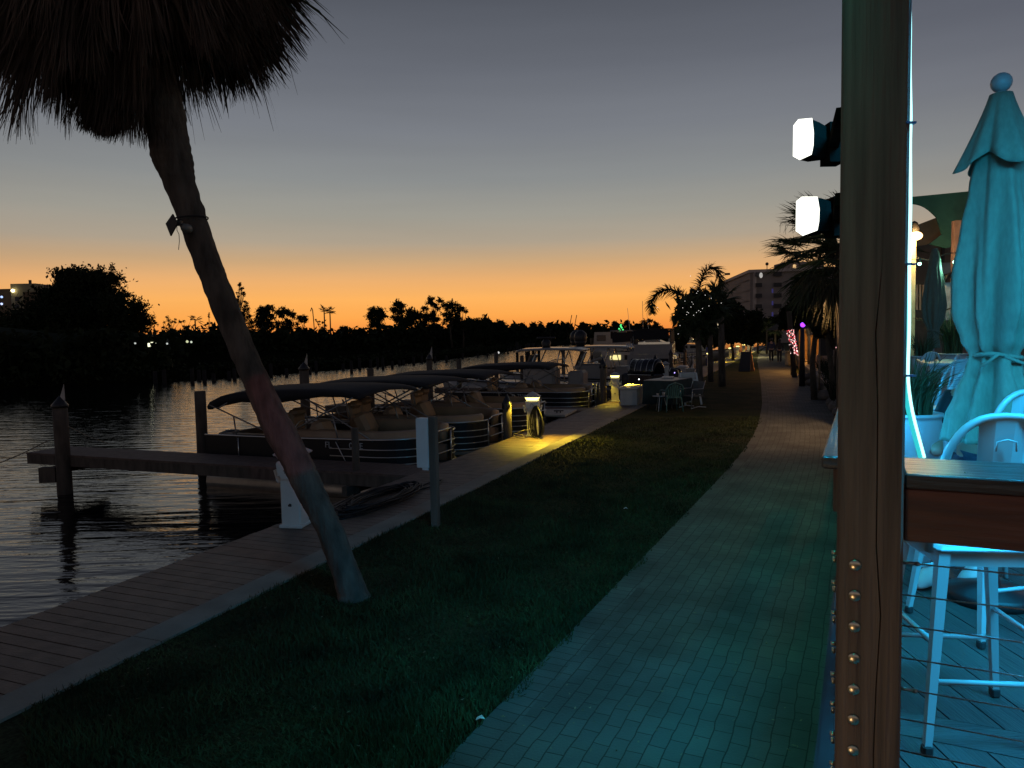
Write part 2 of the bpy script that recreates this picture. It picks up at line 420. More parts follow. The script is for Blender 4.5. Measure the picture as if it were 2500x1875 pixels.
# grass blades
def in_lawn(P):
    dx = P[:, 0]*N_.x+P[:, 1]*N_.y
    return dx
n = 260000
dd = nr.uniform(0, 1, n)**1.6*17+2.6; aa = nr.uniform(-.62, .42, n)
P = np.stack([dd*np.tan(aa), dd, np.zeros(n)], 1)
tn = P[:, 0]*N_.x+P[:, 1]*N_.y
ex = np.array([[p.x, p.y] for p in Lr]); 
iy = np.interp(P[:, 1], ex[:, 1], ex[:, 0])
keep = (tn < T_IN+.01) & (P[:, 0] < iy+.02+.07*np.clip(np.sin(P[:, 1]*5.1)*np.sin(P[:, 1]*2.3+1)+.3*np.sin(P[:, 1]*17), -.2, 1))
P = P[keep]; n = len(P)
h = nr.uniform(.02, .055, n)*(1+.5*(np.sin(P[:, 0]*3)*np.cos(P[:, 1]*2.3)))
lean = nr.normal(0, .022, (n, 2)); wv = nr.normal(size=(n, 2)); wv /= np.linalg.norm(wv, axis=1)[:, None]; wv *= .0035+.0004*P[:, 1][:, None]
Z = np.zeros(n)-.014
V0 = np.stack([P[:, 0]-wv[:, 0], P[:, 1]-wv[:, 1], Z], 1); V1 = np.stack([P[:, 0]+wv[:, 0], P[:, 1]+wv[:, 1], Z], 1)
V2 = np.stack([P[:, 0]+lean[:, 0], P[:, 1]+lean[:, 1], Z+h], 1)
mblade = mat('grass_blade', (.042, .052, .018), .7, nscale=1.6, namt=.7, spec=.2)
tag(npmesh('grass', np.stack([V0, V1, V2], 1).reshape(-1, 3), np.arange(3*n).reshape(n, 3), mblade), kind='stuff', label='short mown grass of the lawn between kerb and brick path', cat='grass')

lf = np.array([tuple(G(nr.uniform(200, 2000), nr.uniform(1120, 1860), .006)) for _ in range(420)])
lf = lf[(lf[:, 0]*N_.x+lf[:, 1]*N_.y) < T_OUT-.1]
Vv, Fv = leafquads(lf+np.array([0, 0, .004]), .014, 1.3)
Vv[:, 2] = np.abs(Vv[:, 2]-.01)*.5+.004
tag(npmesh('fallen_leaves', Vv, Fv, mat('dry_leaf', (.16, .12, .07), .8, nscale=40, namt=.7)), 'scattered dry leaf scraps on lawn, path and boardwalk', 'leaves', kind='stuff')
# ---------------------------------------------------------------- leaning palm
mbark = mat('palm_bark', (.095, .078, .062), .95, nscale=5, namt=.5, bump=1.0, bscale=16, stretch=(2.2, 2.2, .6))
palm = thing('palm_tree', 'tall palm leaning left over the lawn, its crown hung with a skirt of dead fronds', 'palm tree', G(850, 1468, 0))
ctr = [(880, 1502, 116), (872, 1478, 90), (860, 1445, 74), (840, 1385, 66), (806, 1293, 66), (775, 1235, 70), (748, 1180, 74), (725, 1130, 76), (684, 1055, 78), (648, 980, 70), (612, 900, 64), (575, 815, 64), (530, 700, 66), (491, 600, 64), (461, 510, 68), (436, 440, 74), (425, 408, 86), (418, 375, 92), (412, 335, 90), (400, 290, 98), (385, 240, 108), (362, 180, 112), (335, 100, 118), (305, 0, 125), (275, -110, 130)]
rings = []
for i, (px, py, wd) in enumerate(ctr):
    y = 6.3+.25*i/24; p = A(px, py, y)
    if i == 0: p.z = -.06
    r_ = wd/2/F*y*1.0
    ring = []
    for k in range(40):
        t = 2*math.pi*k/40
        ring.append(p+Vector((math.cos(t)*r_, math.sin(t)*r_, 0))*(1))
    rings.append(ring)
# resample for bark relief
fine = []
for i in range(len(rings)-1):
    for q in range(9):
        f = q/9; fine.append([a.lerp(b_, f) for a, b_ in zip(rings[i], rings[i+1])])
fine.append(rings[-1])
from mathutils import noise as mnoise
for i, rg in enumerate(fine):
    c = sum(rg, Vector())/40
    for k in range(40):
        q = rg[k]; dv = q-c
        nz = mnoise.noise(Vector((q.x*9, q.y*9, q.z*2.6)))*.05+mnoise.noise(Vector((q.x*30, q.y*30, q.z*8)))*.08+.014*math.sin(i*1.3+mnoise.noise(Vector((q.x*4, q.y*4, 0)))*3)
        rg[k] = c+dv*(1+nz)
tk = MB(); tk.loft(fine); tk.build('trunk', mbark, palm, world=True)
mdead = mat('dead_frond', (.085, .058, .04), .95, nscale=3, namt=.5)
# dead skirt: many hanging fibres, lower edge following the crown's ragged outline
yc = 6.55; cc = A(300, -60, yc)                      # crown heart
prof = [(-260, 60), (-60, 120), (0, 215), (60, 205), (110, 240), (150, 245), (180, 255), (200, 310), (230, 325), (270, 338), (300, 320), (330, 250), (360, 250), (400, 210), (440, 225), (475, 250), (495, 190), (540, 180), (575, 185), (610, 160), (640, 140), (680, 100), (700, 60), (716, 0), (760, -80)]
xs = np.array([A(p[0], p[1], yc).x for p in prof]); zs = np.array([A(p[0], p[1], yc).z for p in prof])
n = 26000
NT = 420
tc = nr.uniform(xs[0], xs[-1], NT); rr = (xs[-1]-xs[0])/2; xm = (xs[0]+xs[-1])/2
ti = nr.integers(0, NT, n); tyo = nr.uniform(-1, 1, NT); tzo = nr.exponential(.15, NT)-.05; tzo[nr.random(NT) < .35] += nr.uniform(.2, .9, NT)[nr.random(NT) < .35].mean()
px = tc[ti]+nr.normal(0, .032, n)
hw = np.sqrt(np.clip(1-((px-xm)/rr)**2, 0.02, 1))*1.25
py = yc+hw*tyo[ti]+nr.normal(0, .04, n)
zb = np.interp(px, xs, zs)
edge = np.abs(py-yc)/1.25
tuft = .10*np.sin(px*23+1)+.06*np.sin(px*51+py*7)
zend = zb+.10*edge+tzo[ti]+nr.exponential(.07, n)+.4*tuft
zend += nr.choice([0, .35, .8, 1.3], NT, p=[.45, .25, .18, .12])[ti]
top = cc.z+.25+nr.uniform(-.2, .5, n)
L = np.clip(nr.uniform(.6, 1.5, n), None, np.maximum(top-zend, .2))
K = 6; f = np.linspace(0, 1, K)[None, :]
dirx = (px-cc.x); diry = (py-yc)
hr = np.sqrt(dirx**2+diry**2)
lean = np.clip(.45*hr/1.3, 0, .6)
z = zend[:, None]+L[:, None]*(1-f)
ox = -(dirx/(hr+.1)*lean*L)[:, None]*(1-f)**1.3; oy = -(diry/(hr+.1)*lean*L)[:, None]*(1-f)**1.3
wig = nr.normal(0, .045, (n, 1))*f**2.2+(px-tc[ti])[:, None]*.8*f**3; wig2 = nr.normal(0, .045, (n, 1))*f**2.2
z = z+((py-yc)*np.where(py < yc, .34, .1))[:, None]; rt = (px[:, None]+ox+wig); ry = (py[:, None]+oy+wig2)
Vv, Fv = ribbons(np.stack([rt, ry, z], 2), nr.uniform(.012, .034, n), .003)
npmesh('dead_frond_skirt', Vv, Fv, mdead, palm, world=True)
# a thick hanging lobe of fibres in front of and left of the trunk
n = 5200; NT2 = 70
tx = nr.uniform(A(196, 300, yc).x, A(372, 300, yc).x, NT2); tz = np.interp(tx, xs, zs)+nr.exponential(.09, NT2); ty = nr.uniform(yc-.75, yc-.15, NT2)
ti = nr.integers(0, NT2, n); L = nr.uniform(.5, 1.2, n); K = 6; f = np.linspace(0, 1, K)[None, :]
ze = tz[ti]+nr.exponential(.05, n)
X = tx[ti][:, None]+nr.normal(0, .05, (n, 1))+nr.normal(0, .05, (n, 1))*f**2; Y = ty[ti][:, None]+nr.normal(0, .05, (n, 1))+(.25*(1-f))
Z = ze[:, None]+L[:, None]*(1-f)-(yc-ty[ti])[:, None]*.36; X = X-(yc-ty[ti])[:, None]*(X/yc)
Vv, Fv = ribbons(np.stack([X, Y, Z], 2), nr.uniform(.01, .028, n), .003)
npmesh('hanging_lobe', Vv, Fv, mdead, palm, world=True)
# stiff folded dead leaves at the right side, pointing down and out
n = 1500
f0 = nr.uniform(0, 1, n); sx = A(440, 60, yc).x+nr.uniform(0, 1, n)*.55; 
ex_ = np.interp(f0, [0, 1], [A(470, 0, yc).x, A(728, 0, yc).x])
ez = np.interp(ex_, xs, zs)+nr.exponential(.12, n)-.05
ln = nr.uniform(.3, .8, n); th = np.interp(f0, [0, 1], [.1, .75])+nr.normal(0, .1, n)
K = 5; f = np.linspace(0, 1, K)[None, :]
X = ex_[:, None]-(ln*np.sin(th))[:, None]*(1-f); Z = ez[:, None]+(ln*np.cos(th))[:, None]*(1-f)
Y = (yc+nr.uniform(-.7, .7, n))[:, None]+nr.normal(0, .05, (n, 1))*f
Vv, Fv = ribbons(np.stack([X, Y, Z], 2), nr.uniform(.02, .045, n), .003)
npmesh('dead_leaf_fringe', Vv, Fv, mdead, palm, world=True)
# live fan crown above (mostly over the frame)
def fans(name, c, nfan, rad, m, parent, up=.3, seed=1, blades=26, blen=.55, droop=.25, world=True, wid=.035, lowtail=0.0, aim=None):
    rg = np.random.default_rng(seed); paths = []
    stems = MB()
    for i in range(nfan):
        az = rg.uniform(0, 2*math.pi) if aim is None else aim[i % len(aim)][0]+rg.normal(0, .12)
        el = rg.uniform(-.7-lowtail, 1.25) if aim is None else aim[i % len(aim)][1]+rg.normal(0, .1)
        dr = Vector((math.cos(az)*math.cos(el), math.sin(az)*math.cos(el), math.sin(el)+up*.2)).normalized()
        tip = Vector(c)+dr*rad*rg.uniform(.75, 1.05)
        mid = Vector(c)+dr*rad*.5+Vector((0, 0, .05*rad))
        stems.tube([Vector(c)+dr*rad*.05, mid, tip], .012*rad+.004, 4)
        sd = dr.cross(Vector((0, 0, 1)));  sd = sd.normalized() if sd.length > .1 else Vector((1, 0, 0))
        for k in range(blades):
            a = (k/(blades-1)-.5)*2*2.1
            bd = (dr*math.cos(a)+sd*math.sin(a)+Vector((0, 0, rg.normal(0, .06)))).normalized()
            ln = blen*(1-.25*abs(a)/2.1)*rg.uniform(.85, 1.1)
            pts = [tip+bd*ln*q-Vector((0, 0, droop*ln*q**2.2*rg.uniform(.7, 1.3))) for q in (0, .35, .7, 1)]
            paths.append([tuple(p) for p in pts])
    Vv, Fv = ribbons(np.array(paths), wid, .002)
    npmesh(name, Vv, Fv, m, parent, world=world)
    stems.build('frond_stem', m, parent, world=world)
mleaf = mat('palm_leaf', (.045, .065, .028), .6, nscale=2, namt=.4, spec=.3)
fans('dead_fans', cc+Vector((0, 0, .15)), 60, .9, mdead, palm, up=0, seed=15, blades=13, blen=.5, droop=1.3, wid=.03, aim=[(a_*.7, -.25-.6*((a_*37) % 1)) for a_ in range(60)])
fans('crown', cc+Vector((0, 0, .55)), 34, 1.15, mleaf, palm, up=1.2, seed=5, blen=.8)

# solar spotlight strapped to the palm
mblk = mat('black_plastic', (.012, .012, .013), .45); mgrey = mat('grey_lens', (.22, .22, .2), .35)
sl = thing('solar_spotlight', 'small solar spotlight with a diamond panel strapped to the leaning palm trunk', 'light', A(425, 545, 6.2))
y0 = 6.12
q = MB(); q.slab([A(421, 522, y0), A(433, 545, y0), A(416, 576, y0+.02), A(404, 546, y0+.02)], (0, 1, 0), .02); q.build('solar_panel', mblk, sl, world=True)
q = MB(); q.tube([A(431, 545, y0+.02), A(440, 540, y0+.06)], .022, 8); q.box(A(437, 545, y0+.05), (.05, .05, .04)); q.build('bracket', mblk, sl, world=True)
q = MB(); c = A(457, 558, y0+.12)
q.lathe([(.001, -.03), (.036, -.03), (.041, 0), (.036, .05), (.02, .08)], c, 20, M=Matrix.Rotation(R(90), 3, 'X')); q.build('lamp_head', mgrey, sl, world=True)
q = MB(); c = A(463, 536, 6.42); rr_ = .152
q.tube([c+Vector((math.cos(t)*rr_, math.sin(t)*rr_, .02*math.cos(t))) for t in np.linspace(0, 2*math.pi, 25)[:-1]], .007, 6, closed=True); q.build('strap', mblk, sl, world=True)
q = MB(); q.tube([A(432, 552, y0), A(432, 562, y0), A(437, 572, y0), A(438, 588, y0), A(436, 610, y0)], .0028, 5); q.build('loose_cable', mblk, sl, world=True)

# meter box on its post in the grass
mgw = mat('grey_weathered_wood', (.12, .105, .085), .85, nscale=8, namt=.35, bump=.4, bscale=30, stretch=(1, 1, .15))
mwhite = mat('white_fibreglass', (.62, .66, .66), .5, nscale=3, namt=.08)
pb = G(1064, 1282, 0); yb = pb.y
mbx = thing('utility_post', 'thin wooden post in the grass carrying a tall pale electrical box', 'post', pb, RZD)
zt = A(1060, 1017, yb).z
q = MB(); q.box((0, 0, zt/2-.05), (.085, .085, zt+.1)); q.build('post', mgw, mbx)
zb0, zb1 = A(1035, 1143, yb).z, A(1035, 1022, yb).z
q = MB(); q.box((-.135, .02, (zb0+zb1)/2), (.17, .13, zb1-zb0), bev=.006); q.box((-.105, .02, zb0-.012), (.08, .12, .03)); q.build('meter_box', mwhite, mbx)
# ---------------------------------------------------------------- restaurant deck, corner post, cable railings
mpost = mat('post_wood', (.135, .085, .066), .6, nscale=14, namt=.4, bump=.5, bscale=24, stretch=(3.0, 3.0, .12))
mrail = mat('rail_wood', (.12, .045, .03), .5, nscale=10, namt=.4, bump=.4, bscale=22, stretch=(.25, 3, 3))
mcap = mat('rail_cap_dark', (.055, .05, .05), .28, nscale=9, namt=.4, bump=.35, bscale=18, stretch=(.3, 3, 3))
mcapy = mat('rail_cap_side', (.055, .05, .05), .3, nscale=9, namt=.4, bump=.35, bscale=18, stretch=(3, .3, 3))
msteel = mat('steel', (.6, .55, .42), .28, 1, namt=.1)
mcable = mat('steel_cable', (.5, .5, .48), .35, 1, nscale=300, namt=.3)
MU = Matrix.Rotation(RZU, 4, 'Z')
pu = 2.05; pw = .155; pv = .021
post = thing('corner_post', 'tall brown timber post nearest the camera with a vertical row of steel cable bolts', 'post', rl(pu+pw/2, pv, 0), RZU)
q = MB(); n = 26; rng_ = []
# cracked timber: box loft with a slightly wandering check down the front
cr = [.028+.006*math.sin(i*.9)+.005*math.sin(i*2.3) for i in range(n)]
for i in range(n):
    z = -.1+4.6*i/(n-1); h_ = pw/2; e = .006; j = rnd.uniform(-.0012, .0012)
    c0 = cr[i]; dp = .0 if z > 2.45 else (.011 if z > .3 else .006); cw = .0018 if z < 2.3 else .0008
    rng_.append([Vector(p) for p in ((-h_+e, -h_, z), (c0-.01-cw, -h_+j, z), (c0-.01, -h_+dp, z), (c0-.01+cw, -h_+j, z), (h_-e, -h_, z), (h_, -h_+e, z), (h_, h_-e, z), (h_-e, h_, z), (-h_+e, h_, z), (-h_, h_-e, z), (-h_, -h_+e, z))])
q.loft(rng_, smooth=False); q.build('timber', mpost, post)
bz = [A(2096, y, 1.845).z for y in (1380, 1454, 1530, 1607, 1683, 1757, 1832, 1906)]
for k, z in enumerate(bz):
    q = MB(); q.lathe([(.0055, 0), (.0135, .0), (.0145, .001), (.0145, .0035), (.0135, .0045), (.001, .0048)], (-.033, -pw/2, z), 20, M=Matrix.Rotation(R(90), 3, 'X')); q.build('bolt', msteel, post)
for k, z in enumerate(bz):
    q = MB(); q.tube([(-pw/2, -.05, z+.02), (-pw/2-.013, -.05, z+.02)], .006, 8); q.tube([(-pw/2-.006, -.05, z+.008), (-pw/2-.006, -.05, z-.006)], .0045, 8); q.build('side_fitting', msteel, post)

CZ = 1.93
u0 = G(2214, 1157, CZ).dot(U); u1 = G(2240, 1118, CZ).dot(U)
fr = thing('cable_railing', 'railing right of the tall post, glossy cap board and steel cables before the stools', 'railing', rl(u0, pv+pw/2, DZ), RZU)
Lf = 3.2
q = MB(); q.box((Lf/2+.003, (u1-u0)/2, CZ-.019-DZ), (Lf, u1-u0, .038), bev=.004); q.build('cap_board', mcap, fr)
q = MB(); q.box((Lf/2+.003, .03, CZ-.038-.071-DZ), (Lf, .038, .138), bev=.003); q.build('fascia_board', mrail, fr)
q = MB(); q.box((Lf/2+.003, (u1-u0)-.04, CZ-.038-.045-DZ), (Lf, .038, .088)); q.build('back_rail', mrail, fr)
for k, y in enumerate((1355, 1431, 1504, 1580, 1653, 1724, 1799, 1868, 1935)):
    z = A(2210, y, 1.97).z-DZ
    q = MB(); q.tube([(0.001, .10, z), (Lf, .10, z)], .0022, 6)
    if k in (0, 4): q.tube([(0.001, .10, z), (.035, .10, z)], .005, 8); q.tube([(.035, .10, z), (.045, .10, z)], .0065, 8)
    q.build('steel_cable', mcable, fr)
q = MB(); q.sphere((.14, .06, CZ-DZ+.0005), .003, 8); q.build('screw', msteel, fr)
# side railing along the path
v0 = G(2006, 1113, CZ).dot(V); us = G(2006, 1113, CZ).dot(U)
sr = thing('cable_railing', 'railing along the brick path beyond the tall post, its cap lit green', 'railing', rl(us, v0, DZ), RZU)
Ls = 9.0
q = MB(); q.box((.075, Ls/2, CZ-.019-DZ), (.15, Ls, .038), bev=.005); q.build('cap_board', mcapy, sr)
q = MB(); q.box((.05, Ls/2+.01, CZ-.038-.066-DZ), (.038, Ls-.02, .13), bev=.003); q.build('fascia_board', mpost, sr)
for k in range(9):
    z = bz[0]-DZ+.02-k*.079
    if z < .03: break
    q = MB(); q.tube([(.085, -.1, z), (.085, Ls, z)], .0022, 5); q.build('steel_cable', mcable, sr)
for yy in (1.9, 3.8, 5.7, 7.6):
    q = MB(); q.box((.1, yy, (CZ-.04-DZ)/2), (.088, .088, CZ-.04-DZ)); q.build('rail_post', mpost, sr)
# deck platform
def clip(poly, a, b_, c):        # keep a*x+b*y<=c
    o = []
    for i in range(len(poly)):
        p, q2 = poly[i], poly[(i+1) % len(poly)]; dp = a*p[0]+b_*p[1]-c; dq = a*q2[0]+b_*q2[1]-c
        if dp <= 0: o.append(p)
        if dp*dq < 0: f = dp/(dp-dq); o.append((p[0]+(q2[0]-p[0])*f, p[1]+(q2[1]-p[1])*f))
    return o
mdk = mat('composite_deck', (.05, .05, .046), .55, nscale=6, namt=.25, bump=.35, bscale=26, stretch=(6, .3, 1))
mdk2 = mat('composite_deck_border', (.055, .052, .048), .55, nscale=6, namt=.25, bump=.35, bscale=26, stretch=(.6, 4, 1))
ub0 = G(2208, 1795, DZ).dot(U); ub1 = G(2208, 1737, DZ).dot(U)
dkm = MB(); regs = [(-3, ub0-.004), (ub1+.004, 13)]
for (ua, ubb) in regs:
    x = -6
    while x < 22:
        poly = [(x, -8), (x+.142, -8), (x+.142, 30), (x, 30)]
        poly = clip(poly, -U.x, -U.y, -ua); poly = clip(poly, U.x, U.y, ubb) if poly else poly
        poly = clip(poly, -V.x, -V.y, -(v0+.075)) if poly else poly; poly = clip(poly, V.x, V.y, 9) if poly else poly
        if len(poly) > 2: dkm.prism(poly, DZ-.025, DZ)
        x += .148
o = dkm.build('deck', mdk); tag(o, kind='structure')
q = MB(); q.m = 0
a_, b_ = rl(ub0, v0+.02), rl(ub0, 9); c_, d_ = rl(ub1, 9), rl(ub1, v0+.02)
q.prism([(p.x, p.y) for p in (a_, b_, c_, d_)], DZ-.025, DZ+.001)
tag(q.build('deck_border_board', mdk2), kind='structure')
q = MB(); q.bar(rl(-3, v0+.03, DZ-.012), rl(13, v0+.03, DZ-.012), .085, .028)
q.bar(rl(-3, v0+.005, DZ/2-.06), rl(13, v0+.005, DZ/2-.06), .03, DZ+.0)
q.bar(rl(-3, v0-.012, DZ-.06), rl(13, v0-.012, DZ-.06), .02, .11)
q.prism([(p.x, p.y) for p in (rl(-3, v0+.04), rl(-3, 9), rl(13, 9), rl(13, v0+.04))], DZ-.3, DZ-.06)
tag(q.build('deck_side', mat('deck_side', (.018, .018, .02), .6, nscale=4)), kind='structure')
# added beam, unseen above the frame, to carry the teal rope and strip lights
hd = thing('roof_beam', 'timber roof beam resting on top of the tall post along the path', 'beam', rl(2.1, pv, 3.75), RZU)
q = MB(); q.box((0, 3.3, 0), (.13, 17, .22)); q.build('beam', mpost, hd)
q = MB(); q.box((4.1, .02, 0), (8.0, .13, .2)); q.build('cross_beam', mpost, hd)

# rope light
mcore = glow('rope_core', (.45, 1.0, 1.0), 2.0); medge_glow = glow('rope_edge_glow', (.03, .62, .66), 1.0)
rp = thing('rope_light', 'glowing cyan rope light clipped down the right side of the tall post', 'rope light', rl(2.1, .11, DZ))
def RP(px, py, dpt): return A(px, py, dpt)
yd = rl(2.07, .112).y
pts = [(2219, -420), (2219, -150), (2221, 0), (2222.5, 60), (2221, 150), (2224, 300), (2222, 330), (2223, 500), (2220, 640), (2220, 800), (2216, 915), (2218, 945), (2226, 1000), (2240, 1055), (2251, 1095), (2257, 1117)]
P3 = [RP(a, b_, yd+.03*max(0, (b_-915)/200)) for a, b_ in pts]
P3s = smooth(resample(P3, 60)[0], 1)
q = MB(); q.tube(P3s, .0038, 8); q.build('glowing_core', mcore, rp, world=True)
q = MB(); q.tube([p+Vector((-.0082, .004, 0)) for p in P3s], .0055, 6); q.build('edge_reflection', medge_glow, rp, world=True)  # glowing strand standing for the rope's cyan edge reflected on the post
for py in (301, 645, 917):
    q = MB(); c = RP(2221, py, yd-.004); q.box(c, (.024, .018, .005)); q.build('clip', mat('blue_clip', (.02, .12, .3), .4), rp, world=True)
rp2 = thing('rope_light', 'cyan rope light run along the underside of the roof beams above the deck', 'rope light', rl(2.1, pv, 3.6))  # added rope out of view, going with the added strip lights
q = MB(); q.tube([rl(-4, pv-.06, 3.63), rl(12, pv-.06, 3.63)], .006, 6); q.build('added_path_run', mcore, rp2, world=True)
q = MB(); q.tube([rl(2.18, .15, 3.62), rl(2.18, 7, 3.62)], .006, 6); q.build('added_deck_run', mcore, rp2, world=True)
def area(name, p0, p1, w, col_, power, down, parent=None):
    p0, p1 = Vector(p0), Vector(p1); L = bpy.data.lights.new(name, 'AREA'); L.shape = 'RECTANGLE'; L.size = (p1-p0).length; L.size_y = w
    L.color = col_; L.energy = power; o = bpy.data.objects.new(name, L); col.objects.link(o)
    x = (p1-p0).normalized(); z = -Vector(down).normalized(); z = (z-x*z.dot(x)).normalized(); y = z.cross(x)
    M = Matrix((x, y, z)).transposed().to_4x4(); M.translation = (p0+p1)/2; o.matrix_world = M
    return o
def spot(name, loc, to, col_, power, angle, blend=.3, rad=.03):
    L = bpy.data.lights.new(name, 'SPOT'); L.color = col_; L.energy = power; L.spot_size = R(angle); L.spot_blend = blend; L.shadow_soft_size = rad
    o = bpy.data.objects.new(name, L); col.objects.link(o); d = Vector(to)-Vector(loc)
    o.location = loc; o.rotation_euler = d.to_track_quat('-Z', 'Y').to_euler(); return o
def point(name, loc, col_, power, rad=.04):
    L = bpy.data.lights.new(name, 'POINT'); L.color = col_; L.energy = power; L.shadow_soft_size = rad
    o = bpy.data.objects.new(name, L); col.objects.link(o); o.location = loc; return o
area('path_teal_fill', rl(.6, pv-.09, 3.55), rl(12, pv-.09, 3.55), .02, (.0, .80, .64), 25, -V*.22+Vector((0, 0, -1))).data.spread = R(78)  # added teal strip light under the unseen beam, for the path
area('deck_blue_fill', rl(2.26, .2, 3.55), rl(2.26, 6, 3.55), .02, (.02, .46, .90), 350, (.1, .5, -1)).data.spread = R(140)  # added blue strip light under the unseen beam, for deck and stools

rp3 = thing('rope_light', 'cyan rope light strung inside the side railing behind the tall post', 'rope light', rl(2.4, .07, 1.84))  # added rope, hidden by the post, to brighten the far stools
q = MB(); q.tube([rl(2.4, .062, 1.84), rl(9, .062, 1.84)], .006, 6); q.build('added_rail_run', mcore, rp3, world=True)
area('stool_blue_fill', rl(2.6, .085, 1.83), rl(8.5, .085, 1.83), .02, (.02, .45, 1), 38, (.9, -.44, -.15))
# flood lamps
mfl = glow('flood_lens', (1, 1, .88), 2.0); mhs = mat('lamp_housing', (.008, .008, .007), .9, spec=0)
def flood(pxs, dpt, label, armto=None):
    c = sum([A(a, b_, dpt) for a, b_ in pxs], Vector())/len(pxs)
    t = thing('flood_light', label, 'flood light', c, 0, 'flood lights on the post')
    nrm = Vector((-.25, -1, -.05)).normalized(); side = Vector((1, -.22, 0)).normalized()
    P = []
    for a, b_ in pxs:
        d = ray(a, b_); k = (c-Vector((0, 0, CAMZ))).dot(nrm)/d.dot(nrm); P.append(Vector((0, 0, CAMZ))+d*k)
    q = MB(); q.slab(P, nrm, -.012); q.build('glowing_lens', mfl, t, world=True)
    back = -nrm
    q = MB(); R0 = [p+back*.014 for p in P]; R1 = [c+(p-c)*.98+back*.06+side*.03 for p in P]; R2 = [c+(p-c)*.72+back*.13+side*.09 for p in P]
    q.loft([R0, R1, R2], smooth=False); q.build('housing', mhs, t, world=True)
    q = MB(); b0 = c+back*.12+side*.1; b1 = rl(pu+pw*.6, pv-pw/2, b0.z)
    q.bar(b0, b1, .028, .034); q.box(b0, (.05, .07, .12)); q.build('arm', mhs, t, world=True)
    return t
ydf = rl(2.2, -.1).y+.15
flood([(1938, 305), (1949, 291), (1983, 288), (1987, 325), (1986, 355), (1982, 376), (1954, 389), (1937, 380)], ydf, 'glowing white flood light, the upper of two on the tall post')
flood([(1945, 490), (1958, 480), (1996, 480), (2001, 510), (2000, 540), (1996, 562), (1961, 575), (1944, 563)], ydf, 'glowing white flood light, the lower of two on the tall post')

# ---------------------------------------------------------------- stools
mst = mat('white_powder_coat', (.30, .42, .43), .35, namt=.05, coat=.2)
mrub = mat('rubber_foot', (.02, .02, .02), .8)
def make_stool(label, loc, rz, seat=.74, back=1.13):
    t = thing('bar_stool', label, 'bar stool', loc, rz, 'white metal bar stools on the deck')
    q = MB(); q.box((0, 0, seat-.012), (.34, .34, .024), bev=.01); q.box((0, 0, seat-.045), (.31, .31, .045)); q.build('seat', mst, t)
    for sx in (-1, 1):
        for sy in (-1, 1):
            q = MB(); a = Vector((sx*.145, sy*.145, seat-.02)); b_ = Vector((sx*.21, sy*.21, .03))
            n_ = 5; rg = []
            for i in range(n_):
                f = i/(n_-1); c = a.lerp(b_, f); w_ = .036-.014*f
                rg.append([c+Vector(p) for p in ((-w_/2*1, -w_/2, 0), (w_/2, -w_/2, 0), (w_/2, w_/2, 0), (-w_/2, w_/2, 0))])
            q.loft(rg, smooth=False); lg = q.build('leg', mst, t)
            q = MB(); q.box(b_+Vector((0, 0, -.012)), (.032, .032, .036), bev=.006); q.build('rubber_foot', mrub, lg)
    def lp(sx, sy, z): f = (seat-.02-z)/(seat-.05); return Vector((sx*(.145+.065*f), sy*(.145+.065*f), z))
    for (a, b_, z) in (((-1, -1), (1, -1), .24), ((-1, 1), (1, 1), .24), ((-1, -1), (-1, 1), .36), ((1, -1), (1, 1), .36)):
        q = MB(); q.tube([lp(*a, z), lp(*b_, z)], .0095, 8); q.build('footrest', mst, t)
    pts = []
    for k in range(25):
        a = math.pi*k/24; cx_ = -math.cos(a); x = .19*math.copysign(abs(cx_)**.75, cx_); z = seat-.02+(back-seat)*(max(0, math.sin(a))**.62)
        pts.append((x, -.15-.07*(z-seat)/(back-seat), z))
    q = MB(); q.tube(pts, .0125, 10); q.build('back_hoop', mst, t)
    q = MB(); rg = []
    for i in range(6):
        f = i/5; z = seat-.02+(back-seat-.01)*f; w_ = .055+.018*f; y = -.152-.07*f
        rg.append([Vector((-w_, y+.012*1, z)), Vector((-w_*.4, y-.002, z)), Vector((w_*.4, y-.002, z)), Vector((w_, y+.012, z)), Vector((w_*.4, y+.001, z)), Vector((-w_*.4, y+.001, z))])
    q.loft(rg, smooth=False)
    sp = q.build('back_splat', mst, t)
    q = MB(); zt_ = back-.1
    q.tube([(-.03, -.226, zt_-.03), (-.028, -.229, zt_), (0, -.231, zt_+.008), (.028, -.229, zt_), (.03, -.226, zt_-.03)], .003, 6); q.build('pressed_ridge', mst, sp)
    return t
st = make_stool('white metal bar stool nearest the camera, directly behind the cable railing', (1.575, 2.455, DZ), R(-7), seat=.685, back=1.14)
copy_tree(st, (2.19, 3.30, DZ), R(12), 'white metal bar stool just behind the nearest one, in front of the closed umbrella')
copy_tree(st, (3.2, 5.2, DZ), R(8), 'white metal bar stool in the middle of the row left of the big umbrella')
copy_tree(st, (3.95, 6.5, DZ), R(5), 'white metal bar stool behind the middle one with its splat glowing bright blue')
copy_tree(st, (4.42, 7.5, DZ), R(50), 'white metal bar stool turned sideways in front of the white tabletop')
copy_tree(st, (4.85, 8.6, DZ), R(20), 'white metal bar stool farthest back, half hidden by the rope light')

